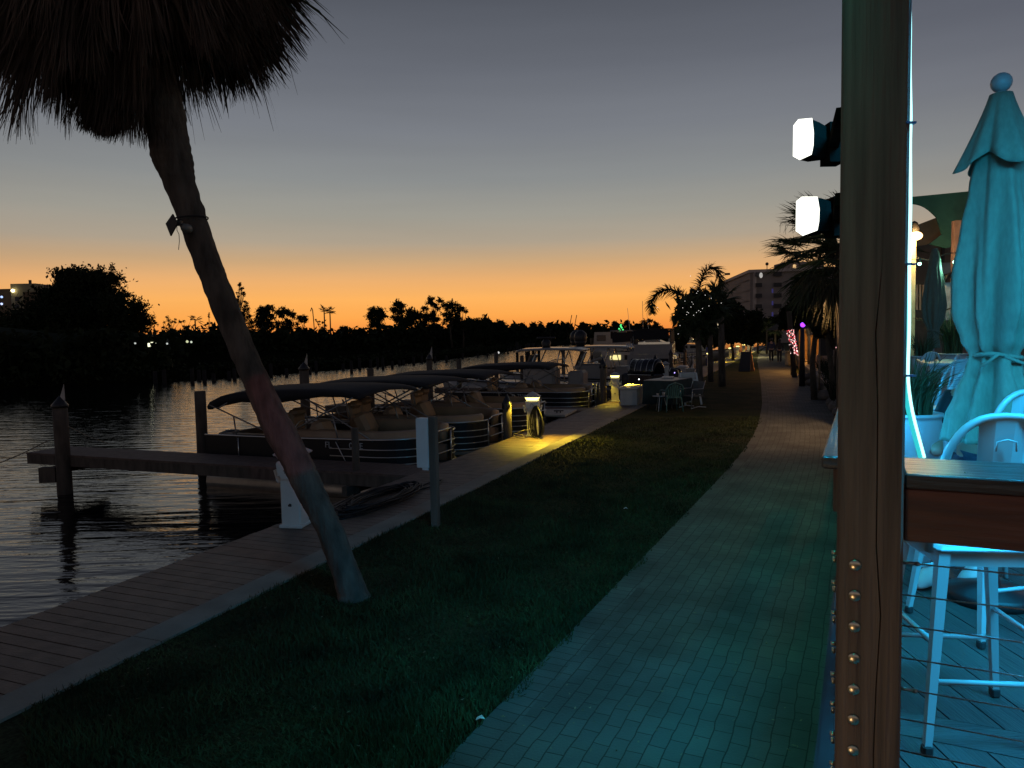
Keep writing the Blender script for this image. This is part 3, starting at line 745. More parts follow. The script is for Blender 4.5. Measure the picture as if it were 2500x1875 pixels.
# bar tables
mtab = mat('white_table', (.4, .42, .42), .4, namt=.06)
def bartable(label, loc, rz, w=.75, l=1.2, h=1.02):
    t = thing('bar_table', label, 'table', loc, rz, 'white bar tables on the deck')
    q = MB(); q.box((0, 0, h-.015), (w, l, .03), bev=.006); q.build('tabletop', mtab, t)
    q = MB(); q.box((0, 0, h-.07), (w*.8, l*.85, .07)); q.build('apron', mtab, t)
    for sx in (-1, 1):
        for sy in (-1, 1):
            q = MB(); q.tube([(sx*w*.36, sy*l*.38, h-.04), (sx*w*.42, sy*l*.44, 0)], .018, 8); q.build('leg', mtab, t)
bartable('white bar table behind the row of stools', (5.15, 8.3, DZ), R(-26))
bartable('white bar table with a cloth behind the big closed umbrella', (4.7, 5.7, DZ), R(-26))

# closed parasols
mcan = mat('parasol_canvas', (.12, .15, .11), .9, nscale=60, namt=.12, bump=.6, bscale=9, stretch=(1, 1, .35))
mfin = mat('finial_white', (.26, .28, .28), .4, namt=.04)
def parasol(label, px, d, prof, vent, fin, phase, tie=True, xs_=0.0, cm=mcan):
    k_ = d/F; base = A(px, 900, d); base.z = DZ
    t = thing('parasol', label, 'parasol', base, 0, 'closed teal parasols')
    def Z(py): return A(px, py, d).z-DZ
    ztop = Z(fin[1])
    q = MB(); q.tube([(0, 0, 0), (0, 0, ztop-.02)], .019, 10); q.build('pole', mfin, t)
    q = MB(); q.lathe([(.19, 0), (.2, .03), (.19, .06), (.05, .09), (.03, .2)], (0, 0, 0), 20); q.build('base', mblk, t)
    c0, c1, rb = fin; r0 = rb*k_
    q = MB(); zc = Z(c0)-r0; q.sphere((0, 0, zc), r0, 20); q.lathe([(r0*.62, -r0*1.0), (r0*.9, -r0*1.12), (r0*.95, -r0*1.35), (r0*.8, -r0*1.5), (r0*1.05, -r0*1.75)], (0, 0, zc), 20); q.build('finial', mfin, t)
    S = 96
    def fold(t_, z, i):
        f = min(1, max(.0, (ztop-z)/(ztop*.5)))
        return 1+f*(.20*math.sin(4*t_+phase+z*.9)+.13*math.sin(9*t_+phase*2-z*1.3)-.12*abs(math.sin(6.5*t_+z*1.1))+.04*math.sin(17*t_+z*3))
    pr = []
    for i in range(len(prof)-1):
        (ya, ra_), (yb_, rb_) = prof[i], prof[i+1]
        for s_ in range(5): f = s_/5; f2 = f*f*(3-2*f); pr.append(((ra_+(rb_-ra_)*f2)*k_, Z(ya+(yb_-ya)*f)))
    pr.append((prof[-1][1]*k_, Z(prof[-1][0])))
    q = MB(); q.lathe(pr, (0, 0, 0), S, fn=fold, cap=False)
    body = q.build('canopy', cm, t); so = body.modifiers.new('thick', 'SOLIDIFY'); so.thickness = .004
    if vent:
        rings = []
        for i in range(9):
            f = i/8; rg = []
            for k in range(S):
                tt = 2*math.pi*k/S; sc4 = (.5+.5*math.cos(4*tt+phase))**.6
                rr_ = (vent[0][1]+(vent[1][1]-vent[0][1])*f**1.1*(.55+.45*sc4))*k_*(1+f*.06*math.sin(11*tt+1))
                zz = Z(vent[0][0]+(vent[1][0]-vent[0][0])*f*(.78+.22*sc4))
                rg.append(Vector((rr_*math.cos(tt), rr_*math.sin(tt), zz)))
            rings.append(rg)
        q = MB(); q.loft(rings, cap=False); vv = q.build('vent_flap', cm, t); so = vv.modifiers.new('thick', 'SOLIDIFY'); so.thickness = .004
    if tie:
        zt2 = Z(tie[0]); rt_ = tie[1]*k_
        q = MB(); q.tube([(rt_*1.08*math.cos(a), rt_*1.08*math.sin(a), zt2+.012*math.sin(2*a)) for a in np.linspace(0, 2*math.pi, 30)[:-1]], .011, 6, closed=True)
        q.tube([(-rt_*.3, -rt_*1.1, zt2), (rt_*.3, -rt_*1.3, zt2-.03), (rt_*1.2, -rt_*1.25, zt2-.06)], .009, 6)
        q.tube([(-rt_*.3, -rt_*1.1, zt2), (-rt_*.7, -rt_*1.3, zt2+.01), (-rt_*1.3, -rt_*1.0, zt2-.05)], .008, 6)
        q.build('tie_strap', cm, t)
    return t
parasol('large closed teal parasol with a white ball finial, nearest on the right', 2428, 3.6,
        [(232, 22), (300, 34), (392, 52), (450, 60), (560, 74), (680, 86), (760, 84), (830, 66), (868, 50), (900, 58), (960, 78), (1020, 96), (1075, 104)],
        ((230, 24), (418, 96)), (178, 178, 23), .6, tie=(868, 50))
parasol('small closed green parasol farther back beside the rope light', 2277, 10.2,
        [(607, 7), (640, 13), (700, 21), (745, 25), (775, 22), (805, 12), (815, 11), (850, 15)], None, (606, 606, 5), 1.3, tie=(808, 12))

# planter with grass
mpot = mat('ribbed_white_pot', (.42, .45, .46), .5, namt=.08)
def planter(label, px, d, ytop, rad, plant_y, ng, seed):
    b_ = A(px, 900, d); b_.z = DZ; t = thing('potted_plant', label, 'planter', b_, 0)
    zt_ = A(px, ytop, d).z-DZ
    pr = []
    for i in range(40): f = i/39; pr.append((rad*(.72+.28*f)+.0045*(i % 2), zt_*f))
    pr += [(rad*1.05, zt_), (rad*1.05, zt_+.02), (rad*.9, zt_+.02), (rad*.85, zt_-.05)]
    q = MB(); q.lathe(pr, (0, 0, 0), 28); q.build('pot', mpot, t)
    rg = np.random.default_rng(seed); hp = A(px, plant_y, d).z-DZ-zt_
    az = rg.uniform(0, 2*math.pi, ng); r0 = rg.uniform(0, rad*.7, ng); L = hp*rg.uniform(.55, 1.15, ng); out = rg.uniform(.05, .7, ng)*L
    K = 7; f = np.linspace(0, 1, K)[None, :]
    rr_ = r0[:, None]+out[:, None]*f**2
    P = np.stack([np.cos(az)[:, None]*rr_, np.sin(az)[:, None]*rr_, zt_+L[:, None]*(f-.35*f**3*(out/L)[:, None]*1.6)], 2)
    Vv, Fv = ribbons(P, .012, .001); npmesh('leaves', Vv, Fv, mleaf, t)
planter('tall ribbed white planter with arching grass leaves behind the rope light', 2222, 4.3, 1015, .17, 850, 420, 3)
planter('low planter with spiky grass beside the far small parasol', 2252, 9.6, 872, .15, 805, 160, 4)
planter('planter with a bushy dark plant between the two parasols', 2325, 10.4, 866, .18, 735, 300, 8)
# ---------------------------------------------------------------- restaurant building and sails behind the deck
mwall = mat('brown_stucco', (.17, .125, .10), .85, nscale=3, namt=.15)
mdkw = mat('dark_trim', (.035, .03, .028), .6)
mgreen = mat('green_sail', (.07, .20, .13), .9, nscale=5, namt=.15, bump=.15, bscale=60)
mbrn = mat('brown_sail', (.2, .14, .11), .9, nscale=4)
mcream = mat('cream_paint', (.5, .46, .3), .6)
yb = 16.0
bl = thing('restaurant_building', 'brown restaurant wall with dark framed openings behind the small green parasol', 'building', A(2400, 840, yb))
q = MB(); x0, x1 = A(2215, 700, yb).x, A(2900, 700, yb).x
zt_ = A(2300, 588, yb).z
q.box(((x0+x1)/2, yb+.15, (zt_+DZ)/2), (x1-x0, .3, zt_-DZ)); q.build('wall', mwall, bl, world=True)
for (a, b_, c_, d_) in ((2302, 590, 2346, 648), (2352, 586, 2420, 646)):
    P0, P1 = A(a, b_, yb-.03), A(c_, d_, yb-.03)
    q = MB()
    for (pa, pb) in (((P0.x, P0.z), (P1.x, P0.z)), ((P0.x, P1.z), (P1.x, P1.z)), ((P0.x, P0.z), (P0.x, P1.z)), ((P1.x, P0.z), (P1.x, P1.z))):
        q.bar((pa[0], yb-.04, pa[1]), (pb[0], yb-.04, pb[1]), .05, .05)
    q.build('window_frame', mdkw, bl, world=True)
q = MB(); a, b_ = A(2288, 657, yb-.4), A(2600, 648, yb-.4); q.bar(a, b_, .3, .24); q.build('white_beam', mat('grey_paint', (.3, .34, .36), .6), bl, world=True)
fn_ = thing('slatted_gate', 'dark wooden gate with pale vertical slats behind the rope light', 'gate', A(2250, 800, 13))
q = MB(); a, b_ = A(2200, 690, 13), A(2262, 860, 13); q.box(((a.x+b_.x)/2, 13, (a.z+DZ)/2), (b_.x-a.x, .06, a.z-DZ)); q.build('gate_panel', mdkw, fn_, world=True)
for px in (2238, 2246, 2254):
    q = MB(); a, b_ = A(px, 695, 12.93), A(px, 757, 12.93); q.bar(a, b_, .03, .02, up=(0, 1, 0)); q.build('slat', mat('pale_slat', (.32, .25, .2), .6), fn_, world=True)
sg = thing('signboard', 'pale worn upright board with a looped cable between the two parasols', 'sign', A(2317, 740, 12))
q = MB(); a, b_ = A(2306, 690, 12), A(2328, 782, 12); q.box(((a.x+b_.x)/2, 12, (a.z+b_.z)/2), (b_.x-a.x, .05, a.z-b_.z), bev=.01); q.build('board', mat('pale_board', (.32, .36, .42), .6, nscale=9, namt=.4), sg, world=True)
q = MB(); q.tube([A(2306, 688, 11.9), A(2312, 672, 11.9), A(2320, 668, 11.9), A(2326, 680, 11.9)], .03, 6); q.tube([A(2334, 700, 11.9), A(2332, 735, 11.9), A(2322, 752, 11.9), A(2310, 756, 11.9)], .012, 5); q.build('cable', mblk, sg, world=True)
q = MB(); q.box(A(2332, 745, 12.1)+Vector((0, 0, -.2)), (.12, .1, 3.2)); q.build('post', mat('salmon_post', (.36, .2, .15), .7), sg, world=True)
# sails
def sail(label, pts, y, m, name='shade_sail', tilt=0.0):
    q = MB(); P = [A(a, b_, y+tilt*(b_-520)/100) for a, b_ in pts]; q.slab(P, (0, 1, 0), .03)
    o = q.build(name, m); return tag(o, label, 'shade sail', 'shade sails over the restaurant')
crv = [(2287, 531)]+[(2287-57*f, 531-33*f+8*math.sin(math.pi*f)*-1) for f in np.linspace(.15, 1, 6)]
sail('dark green shade sail with a curved cut-out edge behind the big parasol', [(2200, 483), (2560, 448), (2600, 600), (2350, 596), (2310, 606), (2270, 596), (2300, 572)]+[(a, b_) for a, b_ in crv]+[(2200, 494)], 13.2, mgreen, tilt=-.3)
sail('brown shade sail hanging below the green one', [(2200, 560), (2240, 549), (2287, 531), (2312, 556), (2306, 572), (2262, 598), (2200, 604)], 13.6, mbrn)
sail('brown shade sail in the top right corner behind the big parasol', [(2476, 462), (2500, 352), (2600, 300), (2600, 470)], 12.8, mbrn)
# lit cream column with lamp
lc = thing('lamp_column', 'cream column with a glaring orange lamp beside the rope light', 'lamp', A(2230, 800, 11.5))
q = MB(); a = A(2231, 583, 11.5); q.box((a.x-.02, 11.5, (a.z+DZ)/2), (.085, .085, a.z-DZ), bev=.01); q.build('column', mcream, lc, world=True)
q = MB(); q.sphere(A(2236, 576, 11.4), .075, 14, (1.3, 1, .9)); q.build('glowing_lamp', glow('orange_lamp', (1, .62, .22), 9), lc, world=True)
q = MB(); q.lathe([(.07, 0), (.075, .05), (.05, .14), (.01, .17)], A(2232, 566, 11.45), 14); q.build('cap', mdkw, lc, world=True)
point('orange_lamp_light', A(2240, 588, 11.2), (1, .6, .22), 60, .06)
point('mint_bulb_light', A(2300, 655, 10.2), (.35, 1, .75), 40, .1)
# string lights
sn = thing('string_light', 'black cord with three glowing mint green bulbs in front of the brown wall', 'string lights', A(2290, 640, 10.9))
ys = 10.9
q = MB(); q.tube([A(2226, 634, ys), A(2244, 630, ys), A(2266, 636, ys), A(2289, 628, ys), A(2310, 620, ys), A(2332, 617, ys), A(2350, 618, ys), A(2400, 605, ys)], .008, 5); q.build('cord', mblk, sn, world=True)
for a, b_, r_ in ((2245, 644, .026), (2288, 642, .026), (2332, 640, .034)):
    q = MB(); q.lathe([(.012, .1), (.018, .06), (.02, .0)], A(a, b_, ys), 8); q.build('socket', mblk, sn, world=True)
    q = MB(); q.sphere(A(a, b_, ys), r_, 10); q.build('bulb', glow('mint_bulb', (.45, 1, .75), 5), sn, world=True)

# seated guest hidden behind the parasol: crossed legs in dark jeans and white trainers
mjean = mat('dark_jeans', (.035, .05, .09), .85, nscale=30, bump=.2, bscale=90); mshoe = mat('white_trainer', (.62, .6, .58), .6, namt=.05)
mskin = mat('skin', (.42, .26, .18), .55, namt=.08); mtop = mat('black_top', (.03, .03, .035), .8)
def skin_fig(name, pts, edges, radii, m, parent, sub=2):
    me = bpy.data.meshes.new(name); me.from_pydata(pts, edges, []); o = bpy.data.objects.new('tmp', me); col.objects.link(o)
    sk = o.modifiers.new('s', 'SKIN'); 
    for i, r_ in enumerate(radii):
        rr_ = r_ if isinstance(r_, tuple) else (r_, r_); me.skin_vertices[0].data[i].radius = rr_
    me.skin_vertices[0].data[0].use_root = True
    sb = o.modifiers.new('b', 'SUBSURF'); sb.levels = sub; sb.render_levels = sub
    dg = bpy.context.evaluated_depsgraph_get(); dg.update(); m2 = bpy.data.meshes.new_from_object(o.evaluated_get(dg))
    bpy.data.objects.remove(o); m2.name = name; m2.materials.clear(); m2.materials.append(m)
    m2.polygons.foreach_set('use_smooth', [True]*len(m2.polygons))
    return link(name, m2, parent)
def addskin(o):
    me = o.data
gs = thing('person', 'seated guest behind the big parasol, dark jeans and white trainers showing under the stools', 'person', (2.75, 4.15, DZ), R(-53))
def sitting(t):
    # local: facing -y ; ground z=0; seat .48
    pts = [(0, .05, .56), (0, .08, .80), (0, .06, 1.02), (0, .05, 1.13), (0, .03, 1.20), (0, .01, 1.31),
           (.19, .05, .98), (.25, -.05, .76), (.14, -.28, .68), (-.19, .05, .98), (-.25, -.05, .76), (-.14, -.28, .68),
           (.10, .0, .54), (.13, -.42, .50), (.10, -.34, .12), (-.10, .0, .54), (-.13, -.42, .50), (-.04, -.50, .12),
           ]
    ed = [(0, 1), (1, 2), (2, 3), (3, 4), (4, 5), (2, 6), (6, 7), (7, 8), (2, 9), (9, 10), (10, 11), (0, 12), (12, 13), (13, 14), (0, 15), (15, 16), (16, 17)]
    rd = [(.15, .11), (.14, .10), (.16, .10), .06, .055, (.085, .10), .06, .045, .035, .06, .045, .035, .09, .065, .05, .09, .065, .05]
    return pts, ed, rd
def make_skin(name, pts, ed, rd, m, parent):
    me = bpy.data.meshes.new(name); me.from_pydata(pts, ed, [])
    o = bpy.data.objects.new('tmp', me); col.objects.link(o); o.modifiers.new('s', 'SKIN')
    if not me.skin_vertices: bpy.context.view_layer.update()
    for i, r_ in enumerate(rd):
        rr_ = r_ if isinstance(r_, tuple) else (r_, r_); me.skin_vertices[0].data[i].radius = rr_
    me.skin_vertices[0].data[0].use_root = True
    sb = o.modifiers.new('b', 'SUBSURF'); sb.levels = 2
    dg = bpy.context.evaluated_depsgraph_get(); dg.update(); m2 = bpy.data.meshes.new_from_object(o.evaluated_get(dg))
    bpy.data.objects.remove(o); m2.name = name; m2.materials.clear(); m2.materials.append(m)
    m2.polygons.foreach_set('use_smooth', [True]*len(m2.polygons)); return link(name, m2, parent)
p_, e_, r_ = sitting(gs)
make_skin('body', p_, e_, r_, mskin, gs)
make_skin('jeans', [(0, .05, .53), (.1, 0, .54), (.13, -.42, .50), (.10, -.345, .16), (-.1, 0, .54), (-.13, -.42, .50), (-.045, -.49, .16)], [(0, 1), (1, 2), (2, 3), (0, 4), (4, 5), (5, 6)], [(.17, .13), .105, .08, .07, .105, .08, .07], mjean, gs)
make_skin('shirt', [(0, .06, .62), (0, .08, .82), (0, .06, 1.02), (.19, .05, .98), (.24, -.03, .8), (-.19, .05, .98), (-.24, -.03, .8)], [(0, 1), (1, 2), (2, 3), (3, 4), (2, 5), (5, 6)], [(.165, .13), (.155, .12), (.175, .115), .075, .06, .075, .06], mtop, gs)
for (x, y, a) in ((.10, -.34, 0), (-.045, -.50, .2)):
    q = MB(); rg = []
    for i in range(9):
        f = i/8; yy = y+.07-.29*f; w_ = .036+.016*math.sin(math.pi*min(1, f*1.1)); h_ = .11*(1-f)**.8+.045 if f > .25 else .12
        if i == 8: w_ *= .6; h_ *= .7
        rg.append([Vector((x+w_*math.cos(k*math.pi/5)*1.0, yy, max(.0, .045+h_*.5*math.sin(k*math.pi/5)+(h_*.5-.045)*.6))) for k in range(10)])
    q.loft(rg); q.build('trainer', mshoe, gs)
q = MB(); q.sphere((0, .035, 1.35), .105, 14, (1, 1.05, 1.05)); q.build('hair', mblk, gs)
ch = thing('stool', 'low white stool under the seated guest', 'stool', (2.75, 4.15, DZ), R(-53))
q = MB(); q.box((0, .03, .44), (.36, .36, .03), bev=.01); q.build('seat', mst, ch)
for sx in (-1, 1):
    for sy in (-1, 1):
        q = MB(); q.tube([(sx*.14, .03+sy*.14, .43), (sx*.17, .03+sy*.17, 0)], .014, 6); q.build('leg', mst, ch)

# ---------------------------------------------------------------- piers, pilings, pedestals
mpil = mat('piling_wood', (.085, .07, .055), .9, nscale=9, namt=.4, bump=.5, bscale=22, stretch=(1, 1, .2))
mpier = mat('pier_wood', (.11, .075, .06), .7, nscale=6, namt=.3)
mcapb = mat('black_cap', (.015, .016, .018), .4)
def pier(s, label, L=9.5, w=.95):
    t = thing('finger_pier', label, 'pier', dk(s, T_OUT, 0), RZD, 'narrow wooden finger piers')
    q = MB(); x = 0
    while x < L: q.box((-x-.07, 0, -.02), (.132, w, .04)); x += .142
    q.build('planking', mpier, t)
    q = MB()
    for yy in (-w/2+.03, w/2-.03): q.box((-L/2, yy, -.14), (L, .05, .2))
    q.build('side_beam', mpil, t)
    for x in (1.2, L-1.0):
        q = MB(); q.box((-x, 0, -.32), (.1, w+.3, .16)); q.build('cross_beam', mpil, t)
    return t
def piling(p, z1, r, label, cap=None, flag=False, lean=(0, 0), z0=-3, name='piling'):
    t = thing(name, label, 'piling', (p[0], p[1], WZ), 0, 'wooden dock pilings')
    q = MB(); n = 9; pts = []; rs = []
    for i in range(n): f = i/(n-1); z = z0-WZ+(z1-z0)*f; pts.append((lean[0]*(z), lean[1]*z, z)); rs.append(r*(1.06-.1*f)*(1+rnd.uniform(-.02, .02)))
    q.tube(pts, rs, 14); q.build('post', mpil, t)
    tp = Vector(pts[-1])
    if cap:
        q = MB(); q.lathe([(r*1.12, -.04), (r*1.14, .01), (r*.05, .2)] if cap == 'cone' else [(r*1.25, -.12), (r*1.25, 0), (r*.9, .06), (.005, .24)], tp, 4 if cap == 'pyr' else 16, M=Matrix.Rotation(R(20), 3, 'Z')); q.build('cap', mcapb, t)
    if flag:
        q = MB(); q.slab([tp+Vector((-.02, 0, .08)), tp+Vector((.11, 0, .03)), tp+Vector((.10, 0, .42))], (0, 1, 0), .02)
        q.tube([tp+Vector((.11, .01, -.05)), tp+Vector((.10, .01, .44))], .008, 5); q.build('bird_spike', mat('pale_vane', (.5, .48, .44), .6), t)
    return t
pier(10.95, 'wooden finger pier nearest the camera, reaching far left over the water')
pier(21.6, 'pale finger pier behind the first lit power pedestal')
pier(29.9, 'finger pier alongside the second centre console boat')
pier(38.6, 'finger pier in front of the big cabin cruiser')
# pilings placed from their foot on the water line
def pil_at(px, pytop, depth, wpx, label, **k):
    p = A(px, pytop, depth); r = wpx/2/F*depth
    return piling((p.x, p.y), p.z, r, label, **k)
pl_ = [(146, 990, 15.0, 34, 'thick piling through the end of the nearest pier with a pale fin on its cap', dict(cap='cone', flag=True)),
       (488, 955, 17.6, 27, 'flat topped black piling standing left of the first pontoon boat', dict()),
       (742, 900, 21, 24, 'capped piling rising behind the first bimini top', dict(cap='cone', flag=True)),
       (904, 900, 20.5, 17, 'flat topped piling between the first two bimini tops', dict()),
       (1048, 876, 26, 15, 'capped piling with a pale fin behind the second bimini', dict(cap='cone', flag=True)),
       (1120, 878, 28, 12, 'piling right of the capped one with the pale fin', dict()),
       (1211, 860, 31, 11, 'piling standing alone in open water right of the long bimini', dict()),
       (1274, 868, 36, 10, 'piling at the tip of the third bimini', dict()),
       (1375, 852, 42, 9, 'piling seen under the hard top of the first centre console', dict(cap='pyr')),
       (1420, 856, 41, 9, 'piling between the two hard tops', dict()),
       (1518, 838, 52, 8, 'slim piling under the lifted boat', dict()),
       (1543, 826, 50, 8, 'slim piling at the right edge of the lifted boat', dict())]
for (px, py, d_, w_, lab, kw) in pl_: pil_at(px, py, d_, w_, lab, **kw)
# bollard pilings beside the boardwalk
def dockpile(px, ytop, ybase, wpx, label, cap='pyr'):
    p = G(px, ybase, 0); return pil_at(px-(4 if wpx > 15 else 0), ytop, p.y+.05, wpx, label, cap=cap)
mgp = mpil
dockpile(1242, 985, 1068, 22, 'greenish piling with a pointed black cap just left of the lit power pedestal')
dockpile(1476, 890, 984, 16, 'piling with a pointed black cap left of the second lit power pedestal')
dockpile(1600, 880, 958, 15, 'dark capped piling behind the covered grill')
pil_at(866, 1045, 12.6, 19, 'short dark piling on the near side of the first pontoon boat')
dockpile(1638, 862, 920, 10, 'thin dark piling right of the grill')
dockpile(1672, 855, 905, 9, 'thin dark piling near the white boat steps')
# cross block on near piling
p = A(140, 1160, 15.0); q = MB(); q.box(p+Vector((-.14, -.05, .02)), (.34, .16, .32))
tag(q.build('timber_block', mpil), 'dark timber block bolted to the nearest pier piling', 'block')

mped = mat('pedestal_white', (.60, .60, .56), .5, namt=.06); mpedr = mat('pedestal_roof', (.42, .40, .38), .55, namt=.08)
mpedg = mat('pedestal_grey', (.30, .31, .30), .5, namt=.08)
mlens = glow('amber_lens', (1.0, .80, .22), 5.0)
mletter = mat('dark_letter', (.03, .03, .03), .6)
def make_ped(lit):
    t = thing('power_pedestal', 'power pedestal', 'power pedestal', (0, 0, 0), 0, 'dock power pedestals')
    q = MB(); q.box((0, 0, .02), (.30, .30, .04), bev=.008); q.box((0, 0, .27), (.25, .25, .5), bev=.012, taper=.94); q.build('base', mped, t)
    q = MB(); q.box((0, 0, .60), (.24, .24, .24)); q.box((0, 0, .735), (.30, .31, .19), bev=.012)
    q.build('head', mped, t)
    for sy in (-1, 1):
        q = MB(); q.slab([(-.14, sy*.157, .81), (.14, sy*.157, .81), (.13, sy*.157, .72), (.07, sy*.157, .62), (-.07, sy*.157, .62), (-.13, sy*.157, .72)], (0, sy, 0), .02); q.build('outlet_cover', mped, t)
        q = MB(); y = sy*.1785
        q.tube([(-.028, y, .69), (-.028, y, .72), (-.045, y, .72), (0, y, .775), (.045, y, .72), (.028, y, .72), (.028, y, .69)], .0035, 4); q.build('emblem', mletter, t)
    for sx in (-1, 1):
        q = MB(); q.box((sx*.165, 0, .60), (.05, .16, .10), bev=.01); q.box((sx*.20, 0, .645), (.02, .16, .14), Matrix.Rotation(sx*.25, 4, 'Y')); q.build('outlet_flap', mped, t)
    q = MB(); q.lathe([(.175, .85), (.225, .905)], (0, 0, 0), 4, M=Matrix.Rotation(R(45), 3, 'Z'), cap=True); q.build('light_lens', mlens if lit else mpedg, t)
    q = MB(); q.lathe([(.245, .905), (.25, .925), (.12, .99), (.01, 1.035)], (0, 0, 0), 4, M=Matrix.Rotation(R(45), 3, 'Z')); q.build('roof', mpedr, t)
    for f in [x for x in col.objects if x.parent == t and x.name.startswith(('roof', 'light_lens'))]:
        f.data.polygons.foreach_set('use_smooth', [False]*len(f.data.polygons))
    q = MB(); q.slab([(-.02, -.128, .27), (.02, -.128, .27), (.02, -.128, .3), (0, -.128, .31), (-.025, -.128, .29)], (0, -1, 0), .006); q.build('number_plate', mletter, t)
    return t
plit = make_ped(True); pun = make_ped(False)
def place_ped(src, first, s, t_, label, z=0, rz=None):
    p = dk(s, t_, z)
    if first: src.location = p; src.rotation_euler = (0, 0, RZD+R(12)); src['label'] = label; return src
    return copy_tree(src, p, RZD+R(12), label)
gp = G(722, 1283, 0); place_ped(pun, True, gp.dot(D), gp.dot(N_), 'unlit white power pedestal half hidden behind the leaning palm trunk')
gp1 = G(1302, 1064, 0); place_ped(plit, True, gp1.dot(D), gp1.dot(N_), 'power pedestal glowing yellow with a black hose bundle hung on its side, nearest lit one')
gp2 = G(1502, 980, 0); place_ped(plit, False, gp2.dot(D), gp2.dot(N_), 'power pedestal glowing yellow beside the first white dock box')
tP = gp1.dot(N_)
place_ped(pun, False, 33.7, tP, 'unlit grey power pedestal behind the draped table')
place_ped(pun, False, 42.5, tP, 'unlit power pedestal with boxes around it behind the boat steps')
lits = [(51.5, 'power pedestal glowing behind the queen palm trunk'), (60, 'power pedestal glowing left of the bare palm trunk'), (68.8, 'power pedestal glowing right of the bare palm trunk'),
        (77.6, 'distant glowing power pedestal left of the easel board'), (86.4, 'distant glowing power pedestal above the easel board'), (95, 'second farthest glowing power pedestal'), (104, 'farthest glowing power pedestal on the dock')]
for s_, lb in lits: place_ped(plit, False, s_, tP, lb)
for s_, pw_ in ((gp1.dot(D), 210), (gp2.dot(D), 130), (60, 90), (68.8, 90), (77.6, 90), (86.4, 90)):
    c = dk(s_, tP, .86)
    for dx, dy, e in ((.36, -.30, 1), (-.28, -.34, .25)):
        pp = c+(-N_)*dx+D*dy
        l = spot('pedestal_lamp', pp, pp+Vector((0, 0, -1))+(-N_)*.35*(1 if dx > 0 else -.3)-D*.35, (1, .70, .05), pw_*e, 128, .9, .05)

# hoses
mhose = mat('black_hose', (.010, .010, .011), .5, spec=.3)
hs = gp1+Vector((.0, 0, 0)); ho = thing('coiled_hose', 'black hose bundle hanging from the lit power pedestal down to the boards', 'hose', hs, RZD)
q = MB(); rr0 = random.Random(3)
for k in range(15):
    w_ = .05+.17*(k/14); off = rr0.uniform(-.02, .02); yy = -.22-.02*(k % 4)
    pts = []
    for a in np.linspace(0, 2*math.pi, 26)[:-1]:
        zz = .37+.36*math.cos(a); ww = w_*(.30+.70*(1-(zz/.75))**.6)
        pts.append((.17+ww*math.sin(a)+off+.05*(1-zz/.75), yy+rr0.uniform(-.006, .006)-.07*(1-zz/.75)*(k % 3), zz))
    q.tube(pts, .0105, 6, closed=True)
q.build('hose', mhose, ho)
cp = G(915, 1228, 0); hb = thing('coiled_hose', 'black hose laid out in long flat loops on the boardwalk', 'hose', cp, RZD)
q = MB()
for k in range(17):
    ax, by = rr0.uniform(.18, .34), rr0.uniform(.65, .98); cx, cy = rr0.uniform(-.1, .1), rr0.uniform(-.22, .22)+.1
    q.tube([(cx+ax*math.cos(a)+.02*math.sin(5*a+k), cy+by*math.sin(a)*(1+.05*math.sin(3*a+k)), .012+.0055*k+.008*math.sin(7*a+k)) for a in np.linspace(0, 2*math.pi, 36)[:-1]], .0115, 6, closed=True)
q.tube([(.2, .8, .02), (.32, 1.3, .015), (.22, 1.65, .02), (.1, 1.5, .012), (.15, 1.0, .03)], .0115, 6)
q.build('hose', mhose, hb)
# mooring ropes
mrope = mat('mooring_rope', (.3, .27, .2), .9, nscale=80, namt=.3)
def rope(pts, r, label): q = MB(); q.tube(smooth(resample(pts, 30)[0], 2), r, 6); tag(q.build('mooring_rope', mrope), label, 'rope', 'mooring ropes')
rope([G(1262, 1058, .03), G(1275, 1052, .2), G(1298, 1047, .3)], .012, 'pale mooring rope from the pointed piling to the lit pedestal')
rope([G(1254, 1062, .01), G(1262, 1068, .02), G(1280, 1069, .02), G(1276, 1062, .02), G(1255, 1058, .05)], .012, 'pale rope end curled on the boards under the lit pedestal')
rope([G(1478, 978, .01), G(1485, 973, .06), G(1495, 977, .02), G(1484, 981, .02), G(1476, 979, .04)], .015, 'rope heap at the foot of the second lit pedestal')
rope([A(0, 1130, 14.5), A(60, 1105, 14.8), A(118, 1075, 14.9)], .012, 'thin line slanting up to the nearest piling from the left edge')
rope([A(165, 1040, 15), A(215, 1065, 15.2), A(270, 1085, 15.5)], .008, 'thin line sagging right of the nearest piling')
# ---------------------------------------------------------------- boats
mtan = mat('tan_vinyl', (.30, .20, .12), .55, nscale=4, namt=.12); mtan2 = mat('brown_vinyl', (.13, .085, .06), .6, nscale=4, namt=.12)
mpanel = mat('black_fence_panel', (.006, .0065, .008), .5, spec=.3); malu = mat('aluminium', (.55, .55, .53), .32, .9, namt=.08)
mpont = mat('pontoon_metal', (.35, .35, .33), .4, .7, namt=.15); mnavy = mat('navy_canvas', (.008, .009, .013), .85, nscale=5, namt=.2, bump=.2, bscale=40)
mstrut = mat('strut_metal', (.22, .21, .2), .4, .6)
mhull = mat('white_gelcoat', (.27, .26, .245), .3, namt=.06, coat=.3); mdeckb = mat('boat_deck', (.2, .17, .14), .7)
mtint = mat('tinted_screen', (.02, .022, .025), .08); mlet2 = mat('silver_letter', (.42, .42, .42), .5)
BL, BW = 6.5, 1.2
